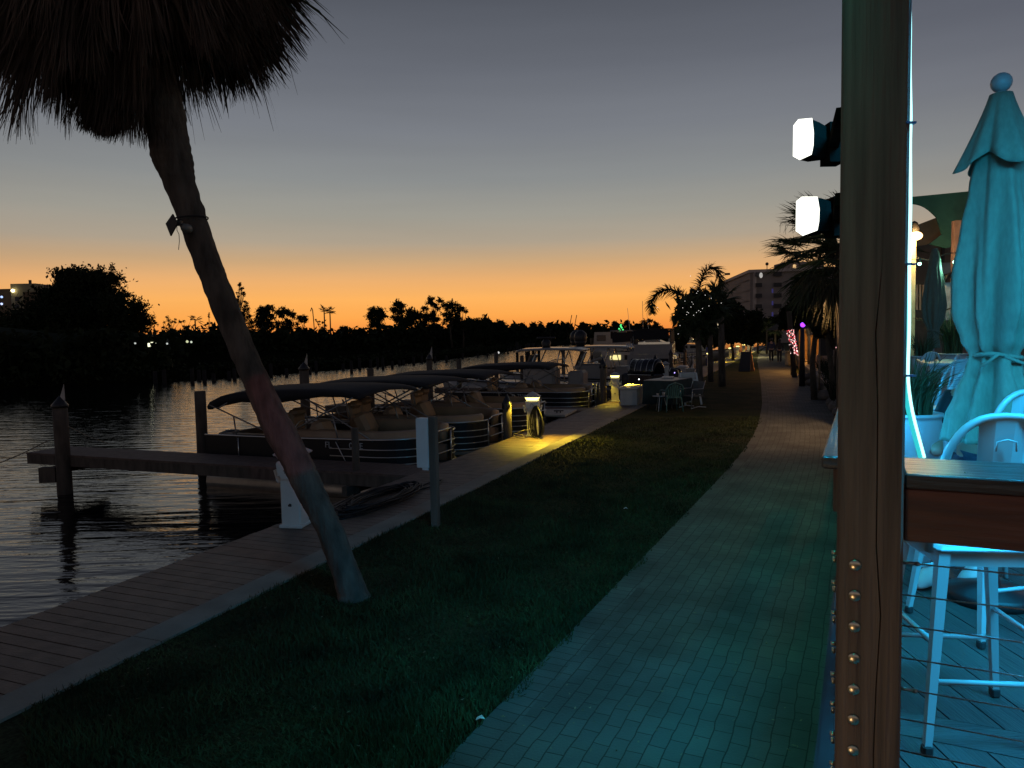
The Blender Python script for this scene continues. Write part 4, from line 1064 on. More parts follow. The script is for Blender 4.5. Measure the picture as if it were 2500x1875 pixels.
def outline(ins=0.0, n=8, gate=.42, x0=-5.1, rc=.75):
    """half outline from stern to the bow gate, +y side"""
    w = BW-ins; xb = -.05-ins; r_ = rc-ins*.6
    pts = [(x0, w), (-4.0, w), (-2.9, w), (-1.9, w)]
    for k in range(n+1):
        a = math.pi/2*k/n; pts.append((xb-r_*1.25+r_*1.25*math.sin(a), w-r_+r_*math.cos(a)))
    pts.append((xb, gate)); return pts
def make_pontoon():
    t = thing('pontoon_boat', 'pontoon boat', 'pontoon boat', (0, 0, 0), 0, 'black panelled pontoon boats moored bow to the boardwalk')
    for sy in (-1, 1):
        q = MB(); q.tube([(-5.2, sy*.85, .1), (-1.0, sy*.85, .1), (-.45, sy*.85, .14), (-.12, sy*.85, .24), (.02, sy*.85, .34)], [.31, .31, .27, .16, .03], 16); q.build('pontoon', mpont, t)
    q = MB(); q.prism([(-5.35, -1.24), (-.9, -1.24), (-.35, -1.1), (0.08, -.8), (.12, 0), (.08, .8), (-.35, 1.1), (-.9, 1.24), (-5.35, 1.24)], .44, .52); q.build('deck', mdeckb, t)
    for sy in (-1, 1):
        O = outline(); P = [(x, y*sy) for x, y in O]
        zt = [1.14+.03*max(0, (x+3)/3)+ .0 for x, y in O]
        rg = []
        for i, (x, y) in enumerate(P):
            rg.append([Vector((x, y, .56)), Vector((x, y, zt[i])), Vector((x-.015, y*.985, zt[i])), Vector((x-.015, y*.985, .56))])
        q = MB(); q.loft(rg, smooth=False); f = q.build('fence_panel', mpanel, t)
        for j, zz in enumerate((.56, .70, .84, .985, None)):
            q = MB(); pp = [(x*1.0+(.018 if i > 5 else 0), y+.018*sy, (zz if zz else zt[i]+.02)) for i, (x, y) in enumerate(P)]
            if j in (1, 2, 3): pp = pp[3:]
            q.tube(pp, .012 if j in (1, 2, 3) else .018, 6); q.build('fence_rail', malu, t)
        for (xa, ya, za, xb, yb_, zb_, r_) in ((P[-1][0]+.02, P[-1][1], .54, P[-1][0]+.02, P[-1][1], zt[-1]+.02, .019), (-1.75, (BW+.02)*sy, 1.12, -1.43, (BW+.025)*sy, .55, .011), (-4.2, (BW+.02)*sy, 1.12, -4.2, (BW+.025)*sy, .55, .011)):
            q = MB(); q.tube([(xa, ya, za), (xb, yb_, zb_)], r_, 6); q.build('fence_stanchion', malu, t)
        # seat backs all along inside, tan above brown
        O2 = outline(.09, gate=.5); P2 = [(x, y*sy) for x, y in O2]
        def band(i0, i1, z0, z1, th, nm, m_):
            rg = []
            for i in range(i0, i1):
                x, y = P2[i]; c = Vector((-3, 0, 0)); ix, iy = (x, y-sy*th) if i < 4 else (x-th*.8, y-sy*th*.7)
                rg.append([Vector((x, y, z0)), Vector((x, y, z1-.04)), Vector((x*.3+ix*.7, y*.3+iy*.7, z1)), Vector((ix, iy, z1-.05)), Vector((ix, iy, z0))])
            q = MB(); q.loft(rg); return q.build(nm, m_, t)
        band(2, len(P2)-1, .95, 1.33, .16, 'bow_seat_back', mtan)
        band(2, len(P2)-1, .55, .93, .52, 'bow_seat', mtan2)
    # bow headrest bolsters, recliners and stern lounge
    for sy in (-1, 1):
        q = MB(); q.box((-2.35, sy*.78, 1.22), (.34, .5, .55), Matrix.Rotation(-.5, 4, 'Y'), bev=.09); q.build('bolster', mtan, t)
    q = MB(); q.box((-4.85, 0, .75), (.55, 2.0, .45), bev=.08); q.box((-4.62, 0, 1.05), (.2, 2.0, .3), Matrix.Rotation(.2, 4, 'Y'), bev=.07); q.build('stern_lounge', mtan2, t)
    for sy in (-1, 1):
        q = MB(); q.box((-4.1, sy*.95, .87), (1.5, .3, .6), bev=.06); q.build('side_lounge', mtan2, t)
    for (xx, yy) in ((-3.75, .45), (-3.45, -.5)):
        q = MB(); q.tube([(xx, yy, .5), (xx, yy, .85)], .05, 8); q.box((xx, yy, .92), (.5, .5, .16), bev=.05); q.box((xx-.24, yy, 1.25), (.15, .5, .62), Matrix.Rotation(-.12, 4, 'Y'), bev=.06)
        q.box((xx-.2, yy, 1.5), (.2, .44, .2), Matrix.Rotation(-.12, 4, 'Y'), bev=.07); q.build('captain_chair', mtan, t)
    q = MB(); q.box((-2.75, -.62, .85), (.55, .62, .68), bev=.06, taper=.85); q.build('helm_console', mtan2, t)
    q = MB(); rg = []
    for k in range(9):
        a = math.pi*(k/8); yy = -.62-.34*math.cos(a); xx = -2.57+.2*math.sin(a)
        rg.append([Vector((xx, yy, 1.17)), Vector((xx-.12, yy*.98, 1.17+.2*math.sin(a)+.03)), Vector((xx-.13, yy*.98, 1.17+.2*math.sin(a)+.03)), Vector((xx-.02, yy, 1.17))])
    q.loft(rg); q.build('windscreen', mtint, t)
    q = MB(); q.tube([(-3.07+.05*math.sin(a), -.62+.19*math.cos(a), 1.25+.19*math.sin(a)) for a in np.linspace(0, 2*math.pi, 19)[:-1]], .014, 6, closed=True); q.tube([(-3.07, -.8, 1.25), (-3.07, -.44, 1.25)], .01, 5); q.build('steering_wheel', malu, t)
    # swim-side gate arch
    q = MB(); q.tube([(.0, -.42, 1.2), (.03, -.3, 1.26), (.03, .3, 1.26), (0, .42, 1.2)], .018, 6)
    q.tube([(.02, -.4, .8), (.02, .4, .8)], .012, 5); q.tube([(.02, -.4, 1.02), (.02, .4, 1.02)], .012, 5); q.build('bow_gate', malu, t)
    # bimini: canopy with rolled ends and crossed frame
    rg = []
    xs2 = [-5.05, -4.97, -4.65, -4.1, -3.4, -2.75, -2.1, -1.6, -1.3, -1.22]
    zt2 = [1.84, 1.94, 2.07, 2.15, 2.18, 2.2, 2.2, 2.18, 2.13, 2.08]; th2 = [.06, .17, .22, .2, .27, .2, .12, .1, .09, .05]
    for x, z, th in zip(xs2, zt2, th2):
        ring = []
        for k in range(11):
            f = k/10*2-1; ring.append(Vector((x, f*1.18, z-.05*f*f*1.6)))
        for k in range(10, -1, -1):
            f = k/10*2-1; ring.append(Vector((x, f*1.16, z-.05*f*f*1.6-th*(.35+.65*abs(f)))))
        rg.append(ring)
    q = MB(); q.loft(rg); bm_ = q.build('bimini_canopy', mnavy, t)
    for sy in (-1, 1):
        for (a, b_) in (((-5.0, 1.80), (-3.0, 1.10)), ((-1.35, 2.0), (-3.2, 1.12)), ((-2.45, 1.95), (-.9, 1.15)), ((-4.5, 1.85), (-4.75, 1.72)), ((-1.6, 1.95), (-1.55, 1.92)), ((-4.35, 1.55), (-4.25, 1.05)), ((-1.85, 1.7), (-1.7, 1.1)), ((-3.5, 1.8), (-3.3, 1.1))):
            q = MB(); q.tube([(a[0], sy*1.16, a[1]), (b_[0], sy*1.2, b_[1])], .017, 6); q.build('bimini_strut', mstrut, t)
    # motor
    mo = MB(); mo.loft([[Vector((-5.4+ax*.18, ay*.2, z)) for ax, ay in ((-1, -.7), (0, -1), (1, -.7), (1, .7), (0, 1), (-1, .7))] for z in (.55,)]+
                       [[Vector((-5.58+dx+ax*rx, ay*ry, z)) for ax, ay in ((-1, -.6), (0, -1), (1, -.6), (1, .6), (0, 1), (-1, .6))] for (dx, rx, ry, z) in ((0, .26, .2, .62), (.02, .3, .23, .85), (.06, .26, .2, 1.03), (.1, .12, .1, 1.1))])
    mo.box((-5.5, 0, .15), (.16, .1, .9)); mo.build('outboard_motor', mblk, t)
    return t
pt = make_pontoon()
RZB = -aD
def place_pont(src, first, pxg, label, s=None):
    # solve s so that the bow gate lies at photo column pxg
    best = None
    for k in range(4000):
        s_ = 8+k*.01; p = dk(s_, 6.72, WZ); d = CR.transposed() @ (p+Vector((0, 0, .9))-Vector((0, 0, CAMZ))); X = CX+F*d.x/-d.z
        if best is None or abs(X-pxg) < best[0]: best = (abs(X-pxg), s_)
    s_ = best[1]; p = dk(s_, 6.72, WZ)
    if first: src.location = p; src.rotation_euler = (0, 0, RZB); src['label'] = label; o = src
    else: o = copy_tree(src, p, RZB, label)
    return o, s_
def letters(o, txts):
    for (s, x) in txts:
        M = Matrix.Translation((x, -BW-.024, 1.0)) @ Matrix.Rotation(R(90), 4, 'X')
        textmesh(s, .17, 'registration_number', mlet2, o, M)
o1, s1 = place_pont(pt, True, 1082, 'pontoon boat nearest the camera, dark bimini crossing behind the leaning palm')
o2, s2 = place_pont(pt, False, 1212, 'second pontoon boat with its curved black bow left of the pointed piling')
o3, s3 = place_pont(pt, False, 1320, 'third pontoon boat, its bow fence just right of the lit pedestal')
o4, s4 = place_pont(pt, False, 1447, 'fourth pontoon boat with full FL registration number beyond the lit pedestal')
letters(o1, [('FL', -1.93), ('0 TE', -1.28)]); letters(o2, [('5 TK', -1.55)]); letters(o4, [('FL 7538 TK', -2.2)])
# ladders and gangplank by the fourth pontoon
ld = thing('boat_ladder', 'two arched metal ladder rails at the bow of the fourth pontoon boat', 'ladder', dk(s4-.6, 6.45, 0), RZB)
for yy in (-.5, 0.05, .55):
    q = MB(); q.tube([(0, yy, 0), (0, yy, .45), (0, yy+.07, .62), (0, yy+.2, .66), (0, yy+.33, .62), (0, yy+.4, .45), (0, yy+.4, 0)], .02, 6); q.build('arch_rail', malu, ld)
gpk = thing('gangplank', 'pale plank with a cleat bridging from the dock towards the third pontoon boat', 'plank', G(1365, 1010, 0))
q = MB(); q.slab([G(1330, 1003, .02), G(1408, 1003, .02), G(1380, 1018, .02), G(1330, 1016, .02)], (0, 0, 1), .05); q.build('plank', mat('pale_plank', (.33, .31, .27), .6), gpk, world=True)
q = MB(); c = G(1364, 1008, .08); q.tube([c+Vector((-.14, 0, .06)), c+Vector((.14, 0, .06))], .018, 6); q.tube([c+Vector((-.05, 0, 0)), c+Vector((-.05, 0, .06))], .018, 6); q.tube([c+Vector((.05, 0, 0)), c+Vector((.05, 0, .06))], .018, 6); q.build('cleat', mblk, gpk, world=True)

def hullrings(L, B, free, bowrise=.35, n=12):
    rg = []
    for i in range(n):
        f = i/(n-1); x = -L*f; w = B/2*(min(1, (f*2.3+.015)**.6)); zz = free+bowrise*(1-f)**2
        kz = -.25+.5*max(0, .25-f)*2; 
        rg.append([Vector((x+.35*0, w, zz)), Vector((x-.12*(1-f), w*.93, zz*.55)), Vector((x-.5*(1-f), w*.72, 0)), Vector((x-.9*(1-f), 0, kz)),
                   Vector((x-.5*(1-f), -w*.72, 0)), Vector((x-.12*(1-f), -w*.93, zz*.55)), Vector((x, -w, zz))])
    return rg
def make_cc():
    t = thing('centre_console_boat', 'boat', 'boat', (0, 0, 0), 0, 'centre console boats with hard tops')
    L, B, fb = 8.8, 2.7, .95
    q = MB(); q.loft(hullrings(L, B, fb), closed=True); q.build('hull', mhull, t)
    q = MB(); rg = hullrings(L, B, fb); pts = [r_[0] for r_ in rg]; q.tube([p+Vector((0, .02, .0)) for p in pts], .03, 6); q.tube([r_[-1]+Vector((0, -.02, 0)) for r_ in rg], .03, 6); q.build('rub_rail', mblk, t)
    q = MB(); q.box((-5.0, 0, 1.25), (1.5, 1.1, .95), bev=.12, taper=.82); q.box((-6.7, 0, 1.2), (.7, 1.0, .75), bev=.1); q.build('console', mhull, t)
    q = MB(); q.box((-4.5, 0, 1.95), (.08, 1.0, .75), Matrix.Rotation(-.4, 4, 'Y')); q.build('windscreen', mtint, t)
    q = MB()
    for sy in (-1, 1):
        q.tube([(-4.3, sy*.55, 1.0), (-4.7, sy*.6, 1.8), (-5.0, sy*.75, 2.5)], .03, 6); q.tube([(-5.9, sy*.55, 1.0), (-5.9, sy*.6, 1.9), (-6.1, sy*.75, 2.5)], .03, 6); q.tube([(-4.6, sy*.6, 1.7), (-5.9, sy*.62, 2.1)], .02, 6)
        q.tube([(-6.4, sy*.55, 1.5), (-6.1, sy*.65, 2.5)], .022, 6)
    q.build('top_frame', malu, t)
    q = MB(); q.loft([[Vector((x, y*w, 2.55+.06*(1-abs(y))+dz)) for y in (-1, -.6, 0, .6, 1)]+[Vector((x, y*w, 2.48+dz)) for y in (1, 0, -1)] for (x, w, dz) in ((-4.0, .7, -.06), (-4.3, 1.0, 0), (-5.5, 1.1, .03), (-6.8, 1.08, 0), (-7.05, .9, -.05))]); q.build('hard_top', mhull, t)
    for yy in (-.45, .45):
        mo = MB(); mo.loft([[Vector((-9.15+dx+ax*rx, yy+ay*ry, z)) for ax, ay in ((-1, -.6), (0, -1), (1, -.6), (1, .6), (0, 1), (-1, .6))] for (dx, rx, ry, z) in ((0, .2, .16, .5), (0, .32, .24, .8), (.02, .34, .25, 1.15), (.06, .3, .22, 1.4), (.1, .14, .1, 1.48))]); mo.box((-9.1, yy, .1), (.2, .12, .9)); mo.build('outboard_motor', mblk, t)
    return t
cc = make_cc()
# two hard-top boats: bows towards the dock
def put(src, first, px, dpt, rz, label, z=WZ):
    p = A(px, 900, dpt); p.z = z
    if first: src.location = p; src.rotation_euler = (0, 0, rz); src['label'] = label; return src
    return copy_tree(src, p, rz, label)
def put2(src, first, px, dpt, rz, label):
    c = A(px, 860, dpt); off = Matrix.Rotation(rz, 3, 'Z') @ Vector((-5.55, 0, 0)); p = Vector((c.x-off.x, dpt-off.y, WZ))
    if first: src.location = p; src.rotation_euler = (0, 0, rz); src['label'] = label; return src
    return copy_tree(src, p, rz, label)
c1 = put2(cc, True, 1468, 36, RZB+math.pi, 'white centre console boat with two black domes on its hard top')
c2 = put2(cc, False, 1350, 32.5, RZB+math.pi+.03, 'white centre console boat with a radar scanner, left of the domed one')
q = MB()
for (x, y) in ((-4.55, .25), (-4.15, -.35)):
    q = MB(); q.sphere((x, y, 3.02), .34, 18, (1, 1, 1.15)); q.lathe([(.2, 2.6), (.28, 2.75), (.3, 2.85)], (x, y, 0), 16); q.build('radar_dome', mblk, c1)
q = MB()
for k in range(4): q.tube([(-7.0-.09*k, .5, 2.30), (-6.95-.09*k, .5, 2.7)], .03, 6)
q.build('rod_holder', malu, c1)
q = MB(); q.lathe([(.18, 2.55), (.2, 2.7), (.22, 2.85), (.12, 2.98)], (-5.3, .2, 0), 14); q.box((-5.3, .2, 3.05), (.95, .12, .1), Matrix.Rotation(.8, 4, 'Z'), bev=.03); q.build('radar_scanner', mblk, c2)

def cruiser(label, px, dpt, rz, L=7.6, B=2.8, fb=.8, stories=2, lit=False, canvas=True, col_=None, z=WZ, gp=None):
    t = thing('cabin_cruiser', label, 'boat', A(px, 880, dpt) * Vector((1, 1, 0)).length * 0 + Vector((A(px, 880, dpt).x, dpt, z)), rz, gp)
    m_ = col_ or mhull
    q = MB(); q.loft(hullrings(L, B, fb, .5)); q.build('hull', m_, t)
    q = MB(); rg = hullrings(L, B, fb, .5); q.tube([r_[-1]+Vector((0, -.03, -.05)) for r_ in rg], .04, 6); q.tube([r_[0]+Vector((0, .03, -.05)) for r_ in rg], .04, 6); q.build('rub_rail', mblk, t)
    z0 = fb+.05
    q = MB(); q.loft([[Vector((x, y*w, z0+dz)) for y, dz in ((-1, 0), (-.92, h_), (.92, h_), (1, 0))] for (x, w, h_) in ((-L*.28, .9, .1), (-L*.38, 1.25, .95), (-L*.78, 1.35, 1.15), (-L*.8, 1.35, 1.15))], smooth=False); q.build('cabin', m_, t)
    mwin = glow('cabin_window_lit', (1, .86, .35), 1.1) if lit else mtint
    for sy in (-1, 1):
        for k in range(3):
            x = -L*(.44+.12*k); q = MB(); q.box((x, sy*1.315, z0+.68), (L*.09, .05, .34), bev=.02); q.build('window', mwin if (k != 1) else mtint, t)
    for yy in (-.7, .7):
        q = MB(); q.box((-L*.805, yy, z0+.68), (.04, .7, .45), bev=.02); q.build('window', mwin, t)
    if stories > 1:
        q = MB(); q.loft([[Vector((x, y*w, z0+1.15+dz)) for y, dz in ((-1, 0), (-1, h_), (1, h_), (1, 0))] for (x, w, h_) in ((-L*.42, .95, .35), (-L*.5, 1.15, .65), (-L*.74, 1.2, .55))], smooth=False); q.build('flybridge', m_, t)
        q = MB(); q.box((-L*.6, 0, z0+2.55), (L*.26, 2.2, .08), bev=.03)
        q.build('fly_top', mnavy if canvas else m_, t)
        q = MB()
        for sx in (-.5, -.7):
            for sy in (-1, 1): q.tube([(L*sx, sy*1.05, z0+1.5), (L*sx, sy*1.05, z0+2.55)], .025, 6)
        q.build('top_frame', malu, t)
        q = MB(); q.box((-L*.6, 1.08, z0+2.05), (L*.22, .03, .8)); q.box((-L*.6, -1.08, z0+2.05), (L*.22, .03, .8)); q.box((-L*.725, 0, z0+2.25), (.03, 2.0, .5)); q.build('canvas_side', mnavy, t)
    q = MB()
    for k in range(7):
        x = -.3-k*L*.06; w = B/2*(min(1, ((-x/L)*2.3+.015)**.6))*.92
        for sy in (-1, 1): q.tube([(x, sy*w, fb+.3), (x, sy*w, fb+.95)], .014, 4)
    for sy in (-1, 1): q.tube([(-.3-k*L*.06, sy*B/2*(min(1, ((.3+k*L*.06)/L*2.3+.015)**.6))*.92, fb+.95) for k in range(7)], .016, 5)
    q.build('bow_rail', malu, t)
    if stories > 1: q = MB(); q.tube([(-L*.6, .6, z0+2.55), (-L*.62, .6, z0+4.2)], .013, 5); q.build('antenna', malu, t)
    return t
cruiser('white flybridge cruiser with navy canvas behind the grill, left of the house boat', 1622, 46, RZB+R(92), canvas=True)
cruiser('two storey house boat with lit yellow windows behind the queen palm', 1712, 50, RZB+.02, L=8.5, B=3.0, fb=.8, lit=True, canvas=False)
cruiser('white motor boat moored beyond the house boat', 1735, 62, RZB+.03, L=9, lit=False, canvas=True)
cruiser('far motor boat among the dock posts right of the queen palm', 1790, 85, RZB+.03, L=10, canvas=False)
# boat on a lift with a small tree of green lights
lb = cruiser('motor boat raised on a lift over the water under tiny green lights', 1512, 62, RZB+R(96), L=7, B=2.7, fb=1.0, stories=1, z=.35)
q = MB()
for sy in (-1, 1):
    for x in (-1.5, -5.5): q.box((x, sy*1.5, -.6), (.2, .2, 4.6))
    q.box((-3.5, sy*1.5, 1.6), (4.6, .16, .24))
for x in (-1.5, -5.5): q.box((x, 0, -.42), (.18, 3.2, .2))
q.build('lift_frame', mpil, lb)
ml = glow('green_bulb', (.1, 1, .25), 1.2); mwb = glow('white_bulb', (1, .95, .8), 6)
xt = A(1516, 815, 62)
gt = thing('light_tree', 'tiny tree shape of green bulbs on the lifted boat', 'light', xt)
for k in range(11):
    f = k/10; a = k*2.4
    q = MB(); q.sphere(A(1516, 793+24*f, 62)+Vector((math.cos(a)*.4*f, 0, 0)), .07, 6); q.build('bulb', ml, gt, world=True)
q = MB(); q.tube([A(1516, 820, 62), A(1516, 790, 62)], .02, 5); q.build('mast', malu, gt, world=True)
# lone skiff with a person near the far channel
sk = thing('skiff', 'tiny skiff out on the channel carrying a seated figure', 'boat', Vector((A(1463, 846, 75).x, 75, WZ)), R(70))
q = MB(); q.loft(hullrings(4.2, 1.5, .45, .2)); q.build('hull', mhull, sk)
q = MB(); q.box((-2.4, 0, .75), (.5, .6, .7), bev=.06); q.build('console', mhull, sk)
pp = A(1463, 840, 75)
ps = thing('person', 'tiny dark figure sitting in the skiff on the channel', 'person', (pp.x, 75, WZ+.45), R(150))
p_, e_, r_ = sitting(ps); make_skin('body', [(a, b_, c-.1) for a, b_, c in p_], e_, r_, mtop, ps)
# low tender covered in black between second and third boats
# ---------------------------------------------------------------- things on the boardwalk and lawn edge
mbox = mat('dock_box_white', (.50, .47, .43), .45, namt=.06)
def dockbox(px, py, label, w=.62, l=1.25, h=.62, rz=RZD+R(2)):
    p = G(px, py, 0); t = thing('dock_box', label, 'dock box', p, rz, 'white fibreglass dock boxes')
    q = MB(); q.box((0, 0, h*.42), (w*.92, l*.95, h*.84), bev=.02); 
    for k in (-.35, -.12, .12, .35): q.box((w*.46+.004, l*k, h*.4), (.012, .03, h*.62)); q.box((-w*.46-.004, l*k, h*.4), (.012, .03, h*.62))
    for k in (-.25, .25): q.box((w*k*1.0, -l*.475-.004, h*.4), (.03, .012, h*.62))
    q.build('body', mbox, t)
    q = MB(); q.box((0, 0, h*.90), (w*1.04, l*1.03, h*.16), bev=.025); q.box((0, 0, h*.99), (w*.7, l*.8, .03), bev=.012, taper=.9); q.build('lid', mbox, t)
    q = MB(); q.box((w*.53, 0, h*.82), (.02, .09, .07)); q.build('latch', malu, t)
    return t
dockbox(1543, 986, 'white ribbed dock box catching pink light on its lid, beside the second lit pedestal')
dockbox(1668, 918, 'pale dock box with a pink lit lid behind the white boat steps', h=.55)
dockbox(1790, 862, 'far dock box below the glowing pedestals')
# grill
gr = thing('smoker_grill', 'big black barrel grill with a ribbed rounded lid', 'grill', G(1578, 965, 0)*1.0, RZD+R(-20))
q = MB(); rg = []
for k in range(13):
    a = math.pi*k/12
    rg.append([Vector((x, -.42*math.cos(a), .82+.55*math.sin(a))) for x in (-.55, .55)]+[Vector((x, -.36*math.cos(a), .82+.3*math.sin(a))) for x in (.55, -.55)])
q.loft(rg); q.build('lid', mat('black_enamel', (.01, .012, .018), .22), gr)
q = MB()
for x in (-.5, -.25, 0, .25, .5): q.tube([(x, -.43*math.cos(a), .82+.56*math.sin(a)) for a in np.linspace(.2, math.pi-.2, 14)], .009, 5)
q.build('lid_rib', malu, gr)
q = MB(); q.box((0, 0, .62), (1.1, .82, .42), bev=.06); q.build('fire_box', MATS['black_enamel'], gr)
q = MB(); q.tube([(-.5, -.5, .8), (.5, -.5, .8)], .014, 6); q.build('handle', malu, gr)
for sx in (-1, 1):
    for sy in (-1, 1): q = MB(); q.tube([(sx*.45, sy*.32, .45), (sx*.5, sy*.36, 0)], .025, 6); q.build('leg', mblk, gr)
# draped table with a tray
p0, p1 = G(1590, 1000, 0), G(1690, 975, 0)
tb = thing('draped_table', 'folding table under a dark green cloth with a pale tray on top', 'table', G(1632, 992, 0), RZD+R(-12))
mcloth = mat('dark_cloth', (.012, .03, .032), .85, bump=.2, bscale=10)
q = MB(); S = 60; rg = []
for zz, k in ((.86, 1.0), (.84, 1.01), (.5, 1.03), (.14, 1.06)):
    ring = []
    for i in range(S):
        a = i/S*4; sd = int(a); f = a-sd
        cx_ = [(-1+2*f, -1), (1, -1+2*f), (1-2*f, 1), (-1, 1-2*f)][sd]
        wv_ = 1+(0 if zz > .8 else .02*math.sin(i*1.7)+.015*math.sin(i*.9)); ring.append(Vector((cx_[0]*.48*k*wv_, cx_[1]*.85*k*wv_, zz)))
    rg.append(ring)
q.loft(rg[::-1]); q.build('cloth', mcloth, tb)
q = MB(); q.box((0, 0, .87), (.96, 1.7, .016), bev=.004); q.build('tabletop', mat('table_lid', (.22, .19, .18), .4), tb)
for sx in (-1, 1):
    for sy in (-1, 1): q = MB(); q.tube([(sx*.38, sy*.7, .8), (sx*.4, sy*.75, 0)], .02, 6); q.build('leg', malu, tb)
q = MB(); q.box((-.12, .25, .905), (.36, .62, .05), Matrix.Rotation(.3, 4, 'Z'), bev=.012); tr = q.build('tray', mbox); tr.location = (0, 0, 0)
tr.matrix_world = WM[tb.name]; tag(tr, 'pale shallow tray lying on the draped table, glowing pink from the sky', 'tray')
q = MB(); q.slab([(-.5, -.55, .80), (-.5, -.38, .80), (-.52, -.42, .56), (-.52, -.54, .60)], (-1, 0, 0), .01); q.slab([(-.5, -.66, .82), (-.5, -.55, .82), (-.51, -.56, .76), (-.51, -.65, .77)], (-1, 0, 0), .01); q.build('yellow_tag', mat('yellow_cloth', (.42, .36, .12), .7), tb)
# bottles/jars under table on small stand
sm = thing('side_table', 'small round metal table with pale cups beside the green chair', 'table', G(1613, 1003, 0), 0)
q = MB(); q.lathe([(.001, .44), (.24, .44), (.24, .455), (.001, .456)], (0, 0, 0), 20); q.build('top', malu, sm)
for a in (0, 2.1, 4.2): q = MB(); q.tube([(.1*math.cos(a), .1*math.sin(a), .44), (.2*math.cos(a), .2*math.sin(a), 0)], .01, 5); q.build('leg', malu, sm)
for cx_, cr_, ch_ in ((.1, .055, .56), (-.08, .042, .52)):
    q = MB(); q.lathe([(cr_*.8, 0), (cr_, ch_-.456)], (0, 0, 0), 12); cu_ = q.build('cup', mbox); p_ = G(1613, 1003, 0); cu_.location = (p_.x+cx_, p_.y+.03, .457); tag(cu_, 'larger pale cup on the small round table' if cx_ > 0 else 'smaller pale cup on the small round table', 'cup')
# plastic armchair, dark green-blue
mgc = mat('green_plastic', (.03, .10, .11), .5)
gc = thing('garden_chair', 'dark blue green plastic garden chair with a rounded slatted back', 'chair', G(1640, 1004, 0), R(8))
q = MB(); q.box((0, 0, .42), (.46, .44, .03), bev=.01); q.build('seat', mgc, gc)
for k in range(7):
    x = -.21+.07*k; ztp = .82-.12*abs(k-3)**1.6/6
    q = MB(); q.bar((x*.85, -.2, .42), (x, -.3, ztp), .045, .012, up=(0, 1, 0)); q.build('back_slat', mgc, gc)
q = MB(); q.tube([(-.25, -.19, .44), (-.27, -.27, .66), (-.2, -.31, .8), (0, -.33, .87), (.2, -.31, .8), (.27, -.27, .66), (.25, -.19, .44)], .022, 8)
for sx in (-1, 1): q.tube([(sx*.27, -.27, .64), (sx*.29, 0, .64), (sx*.28, .2, .62), (sx*.26, .22, .4)], .02, 6)
q.build('arm_frame', mgc, gc)
for sx in (-1, 1):
    for sy in (-1, 1): q = MB(); q.tube([(sx*.22, sy*.2, .42), (sx*.26, sy*.25, 0)], .02, 6); q.build('leg', mgc, gc)
# metal patio chair
pc = thing('patio_chair', 'low tubular metal patio chair standing in the grass by the palm trunk', 'chair', G(1690, 996, 0), R(-60))
q = MB(); q.box((0, 0, .38), (.48, .48, .02)); q.box((0, .25, .62), (.46, .02, .4), Matrix.Rotation(-.2, 4, 'X')); q.build('sling', mat('grey_mesh', (.09, .09, .085), .7), pc)
for sx in (-1, 1): q = MB(); q.tube([(sx*.26, -.3, 0), (sx*.26, -.26, .38), (sx*.26, -.24, .6), (sx*.26, .2, .6), (sx*.26, .3, .85)], .014, 6); q.tube([(sx*.26, -.3, .02), (sx*.26, .0, .06), (sx*.26, .32, .02)], .014, 6); q.build('side_frame', malu, pc)
# white boat steps (A-shaped)
bs = thing('boat_steps', 'tall white A shaped boat steps leaning open beside the draped table', 'steps', G(1680, 985, 0), RZD+R(-62))
q = MB()
q.slab([(-.42, -.28, 0), (-.42, .28, 0), (-.04, .28, 1.0), (-.04, -.28, 1.0)], (-.93, 0, .36), .05); q.build('front_board', mwhite, bs)
for sy in (-1, 1):
    q = MB(); q.bar((.0, sy*.27, 1.0), (.48, sy*.27, 0), .05, .05); q.build('back_leg', mwhite, bs)
for k in range(3): q = MB(); z = .28+.25*k; q.box((-.22+.13*k+.1, 0, z), (.2, .5, .04)); q.build('step', mwhite, bs)
q = MB(); q.box((-.16, 0, .86), (.02, .3, .09), Matrix.Rotation(-.36, 4, 'Y')); q.build('hand_slot', mblk, bs)
# white tote/planter with plant
tp = thing('potted_plant', 'pale tapered tub holding a bare twiggy plant on the dock', 'planter', G(1685, 942, 0))
q = MB(); q.lathe([(.16, 0), (.26, .75), (.28, .78), (.24, .78)], (0, 0, 0), 4, M=Matrix.Rotation(.6, 3, 'Z')); q.build('tub', mbox, tp)
q = MB(); rr0 = random.Random(9)
for k in range(16):
    a = rr0.uniform(0, 6.28); q.tube([(0, 0, .75), (.12*math.cos(a), .12*math.sin(a), 1.0), (.3*math.cos(a)*rr0.random(), .3*math.sin(a), 1.0+rr0.uniform(.1, .45))], .008, 4)
q.build('twigs', mgw, tp)
# easel board
ea = thing('easel_sign', 'folding easel board with an orange lit edge on the grass left of the path', 'sign', G(1822, 907, 0), R(-40))
q = MB(); q.slab([(-.35, -.3, 0), (.35, -.3, 0), (.30, 0, 1.15), (-.30, 0, 1.15)], (0, -.96, .25), .03); q.build('front_panel', mblk, ea)
q = MB(); q.slab([(-.35, .35, 0), (.35, .35, 0), (.30, .02, 1.15), (-.30, .02, 1.15)], (0, .96, .25), .03); q.build('back_panel', mat('orange_wood', (.5, .28, .17), .6), ea)
# bits of litter on the lawn
for (px, py, nm) in ((1527, 1242, 'white leaf lying on the lawn'), (1172, 1756, 'small pale scrap at the path edge')):
    c = G(px, py, .03); q = MB(); q.slab([c+Vector(p) for p in ((-.025, -.01, 0), (.0, -.015, .012), (.03, 0, .0), (.01, .02, .014), (-.02, .012, .004))], (0, 0, 1), .003)
    tag(q.build('leaf', mwhite), nm, 'leaf')
